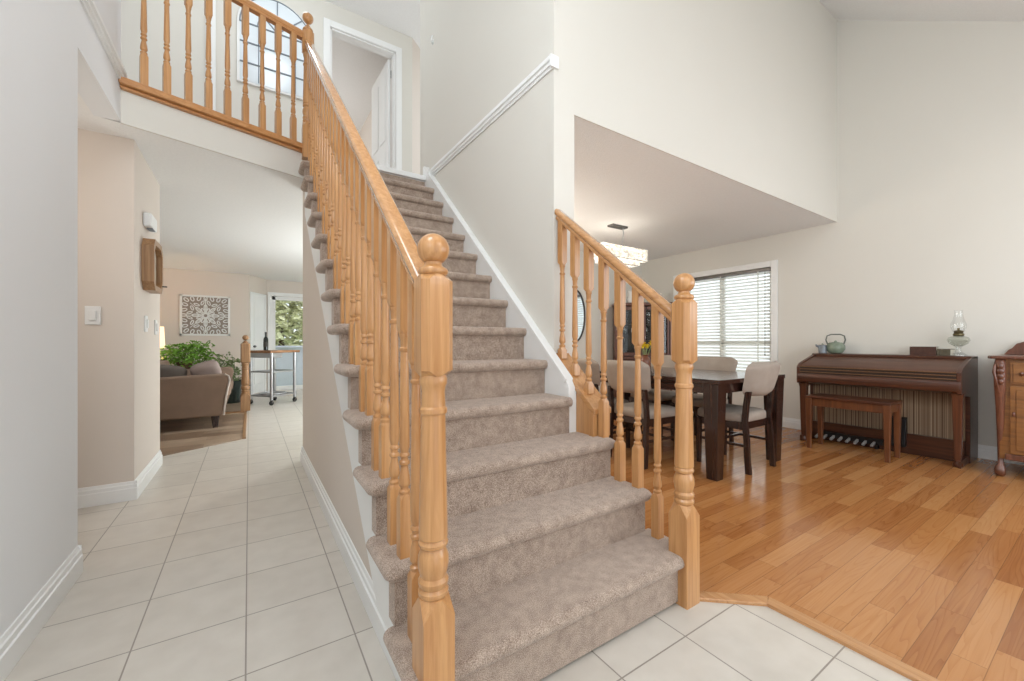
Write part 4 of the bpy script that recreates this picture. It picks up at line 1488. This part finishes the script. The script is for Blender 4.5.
for sy in (-1, 1):
    y = sy * (oy - .035)
    g = MB().oct([(.055, .018, .003), (.10, .022, .003), (.58, .032, .004), (.625, .04, .004)], (F + .09, y, 0)).build('leg', M['walnutz'], t, bevel=.002)
    MB().lathe([(.02, 0), (.03, .01), (.032, .03), (.022, .05), (.026, .06)], (F + .09, y, 0), 14).build('foot', M['walnutz'], g)
MB().box(F + .30, -oy + .03, 0, D - .02, oy - .03, .19).build('plinth', M['walnut'], t, bevel=.004)
MB().box(F + .335, -oy + .03, .19, F + .36, oy - .03, .62).build('speaker_cloth', M['stripe'], t)
MB().box(F + .05, -oy + .012, 0, F + .34, -oy + .03, .06).build('skid', M['walnut'], t)
MB().box(F + .05, oy - .03, 0, F + .34, oy - .012, .06).build('skid', M['walnut'], t)
for i in range(8):
    y = oy - .115 - .066 * i
    MB().prism([(F + .34, .095), (F + .17, .055), (F + .155, .045), (F + .17, .03), (F + .34, .065)], 'y', y - .009, y + .009).build('pedal', M['silverpedal'], t, bevel=.003)
MB().box(F + .25, -.02 - .62 + .60, .045, F + .34, .48, .10).box(F + .25, .0, 0, F + .34, .02, .06).box(F + .25, .46, 0, F + .34, .48, .06).build('pedal_box', M['black'], t)
MB().prism([(F + .29, .33), (F + .335, .34), (F + .335, .06), (F + .22, .07), (F + .24, .09)], 'y', -.20, -.08).build('expression_pedal', M['black'], t, bevel=.004)

# bench
t = thing('organ_bench', 'brown wooden organ bench standing before the organ pedals', 'bench', (4.85, 1.475, .006))
bx, by = .165, .325
MB().box(-bx, -by, .50, bx, by, .525).build('seat', M['walnut'], t, bevel=.005)
MB().box(-bx + .02, -by + .02, .425, bx - .02, by - .02, .50).build('apron', M['benchz'], t, bevel=.003)
for sx in (-1, 1):
    for sy in (-1, 1):
        MB().oct([(0, .017, .003), (.50, .026, .003)], (sx * (bx - .028), sy * (by - .028), 0)).build('leg', M['benchz'], t, bevel=.002)

# things on the organ
OT = .938
t = thing('teapot', 'green glazed teapot with a tall loop handle on the organ', 'teapot', (5.46, 1.80, OT), R(-60))
MB().lathe([(.04, 0), (.062, .01), (.085, .05), (.084, .085), (.062, .118), (.058, .122), (.03, .127), (.012, .13), (.012, .14), (.0, .145)], seg=24).build('body', M['teapot'], t)
MB().tube([(.07, 0, .10), (.086, 0, .15), (.076, 0, .195), (.04, 0, .212), (-.04, 0, .212), (-.076, 0, .195), (-.086, 0, .15), (-.07, 0, .10)], .007, 10).build('handle', M['teahandle'], t)
MB().tube([(-.07, .02, .05), (-.10, .03, .075), (-.115, .035, .11)], [.016, .012, .008], 10).build('spout', M['teapot'], t)
t = thing('creamer', 'small blue grey pottery creamer beside the teapot', 'jug', (5.40, 1.90, OT), R(120))
MB().lathe([(.034, 0), (.038, .005), (.04, .05), (.034, .08), (.038, .095), (.034, .095)], seg=20).build('body', M['creamer'], t)
MB().tube([(.03, 0, .07), (.055, 0, .085), (.062, 0, .10)], [.014, .010, .006], 8).build('spout', M['creamer'], t)
MB().tube([(-.036, 0, .03), (-.065, 0, .045), (-.06, 0, .08), (-.034, 0, .085)], .005, 8).build('handle', M['creamer'], t)


def book(name, label, loc, rz, d, th, wdt, cov):
    t = thing(name, label, 'book', loc, rz, 'books on the organ')
    mb = MB().box(0, 0, 0, wdt, d, .004).box(0, 0, th - .004, wdt, d, th).box(0, 0, .004, .006, d, th - .004)
    for z in (.25, .5, .75):
        mb.box(-.003, d * z - .004, 0, .0, d * z + .004, th)
    mb.build('cover', cov, t, bevel=.0015)
    MB().box(.006, .004, .004, wdt - .004, d - .004, th - .004).build('pages', M['pages'], t)
    return t


book('book', 'thick brown leather book lying on the organ, spine to the room', (5.40, 1.005, OT), R(3), .18, .082, .15, M['book1'])
book('book', 'thin olive book with cream pages lying beside the thick brown book', (5.39, .912, OT), R(-4), .088, .062, .14, M['book2'])
t = thing('oil_lamp', 'clear glass oil lamp with a tall chimney on the organ', 'lamp', (5.46, .872, OT))
t.scale = (1.1, 1.1, 1.24)
MB().lathe([(.052, 0), (.05, .008), (.022, .025), (.014, .05), (.018, .065), (.03, .075)], seg=24).build('foot', M['glass'], t)
MB().lathe([(.028, .072), (.055, .09), (.068, .115), (.06, .135), (.03, .148)], seg=24).build('font', M['oil'], t)
MB().lathe([(.028, .147), (.034, .152), (.034, .162), (.026, .168), (.03, .18), (.02, .188), (.008, .19), (.008, .205)], seg=20).tube([(.03, 0, .165), (.055, 0, .168)], .004, 6).build('burner', M['brass'], t)
MB().rings([[(r_ * math.cos(2 * math.pi * i / 24), r_ * math.sin(2 * math.pi * i / 24), z) for i in range(24)] for r_, z in ((.030, .17), (.036, .185), (.046, .21), (.046, .235), (.034, .265), (.026, .30), (.025, .33), (.028, .338))], cap=False).build('chimney', M['glass'], t)

# ---------------------------------------------------------------- BUFFET
BX0, BX1, BYL, BYR = 4.95, 5.57, .605, -.75
t = thing('buffet', 'golden walnut buffet with carved cabriole corner post at the right edge', 'sideboard', (5.26, -.09, .006))
fx = BX0 - 5.26
bxk = BX1 - 5.26
yl, yr = BYL + .09, BYR + .09
top = [(fx - .025, yr - .02), (bxk, yr - .02), (bxk, yl + .03), (fx + .02, yl + .03), (fx - .025, yl + .0)]
MB().prism(top, 'z', .925, .95).build('top_board', M['carved'], t, bevel=.007)
MB().box(fx + .02, yr + .03, .14, bxk, yl - .03, .925).build('case', M['buffet'], t, bevel=.004)
# raised back gallery with a rounded shoulder
g = [(yl + .01, .95), (yl - .015, .99), (yl - .035, 1.005), (yl - .06, 1.045), (yl - .12, 1.07), (yl - .22, 1.08), (yr + .22, 1.075), (yr + .12, 1.05), (yr + .06, 1.005), (yr + .015, .99), (yr - .01, .95)]
MB().prism(g, 'x', bxk - .035, bxk).build('back_gallery', M['carved'], t, bevel=.006)
for y, s_ in ((yl - .035, 1), (yr + .035, -1)):
    P = [(0, 0, .0), (-.012, 0, .02), (-.014, 0, .06), (.008, 0, .10), (.012, 0, .18), (.006, 0, .35), (-.008, 0, .55), (-.026, 0, .72), (-.030, 0, .82), (-.02, 0, .88), (-.004, 0, .925)]
    rr = [.018, .030, .031, .016, .017, .020, .025, .031, .034, .031, .026]
    mb = MB()
    rs = []
    for p, r_ in zip(P, rr):
        rs.append([(fx + .03 + p[0] + math.copysign(abs(math.cos(a)) ** .7, math.cos(a)) * r_, y + math.copysign(abs(math.sin(a)) ** .7, math.sin(a)) * r_, p[2]) for a in [2 * math.pi * i / 16 for i in range(16)]])
    mb.rings(rs)
    lg = mb.build('leg', M['carved'], t, sharp=60)
    mb = MB()
    for j, (z, k) in enumerate(((.87, .02), (.83, .024), (.79, .022), (.75, .018))):
        mb.ell((fx - .035 + .008 * (j == 3), y - .006 * s_, z), (.014, k, .026), 12, 8)
    mb.tube([(fx - .03, y + .02, .88), (fx - .048, y + .024, .82), (fx - .035, y + .012, .74), (fx - .02, y, .66)], [.008, .010, .008, .004], 8)
    mb.build('carving', M['carved'], lg, sharp=70)
yy = yl - .085
for i in range(3):
    y1_, y0_ = yy - .41 * i, yy - .41 * i - .395
    for z0, z1 in ((.73, .90),):
        d = MB().box(fx + .005, y0_, z0, fx + .02, y1_, z1).box(fx - .001, y0_ + .015, z0 + .015, fx + .005, y1_ - .015, z1 - .015).build('drawer', M['buffet'], t, bevel=.003)
        mb = MB()
        for k in (.06, .33):
            mb.ell((fx - .014, y1_ - k, (z0 + z1) / 2), (.013, .012, .018), 10, 6)
        mb.build('knob', M['carved'], d)
    d = MB().box(fx + .005, y0_, .19, fx + .02, y1_, .715).box(fx - .001, y0_ + .03, .22, fx + .005, y1_ - .03, .685).build('door', M['buffet'], t, bevel=.003)
    MB().ell((fx - .014, y1_ - .02, .50), (.010, .010, .02), 10, 6).build('knob', M['carved'], d)
MB().box(fx + .0, yr + .06, .14, fx + .022, yl - .06, .185).build('base_rail', M['carved'], t, bevel=.004)
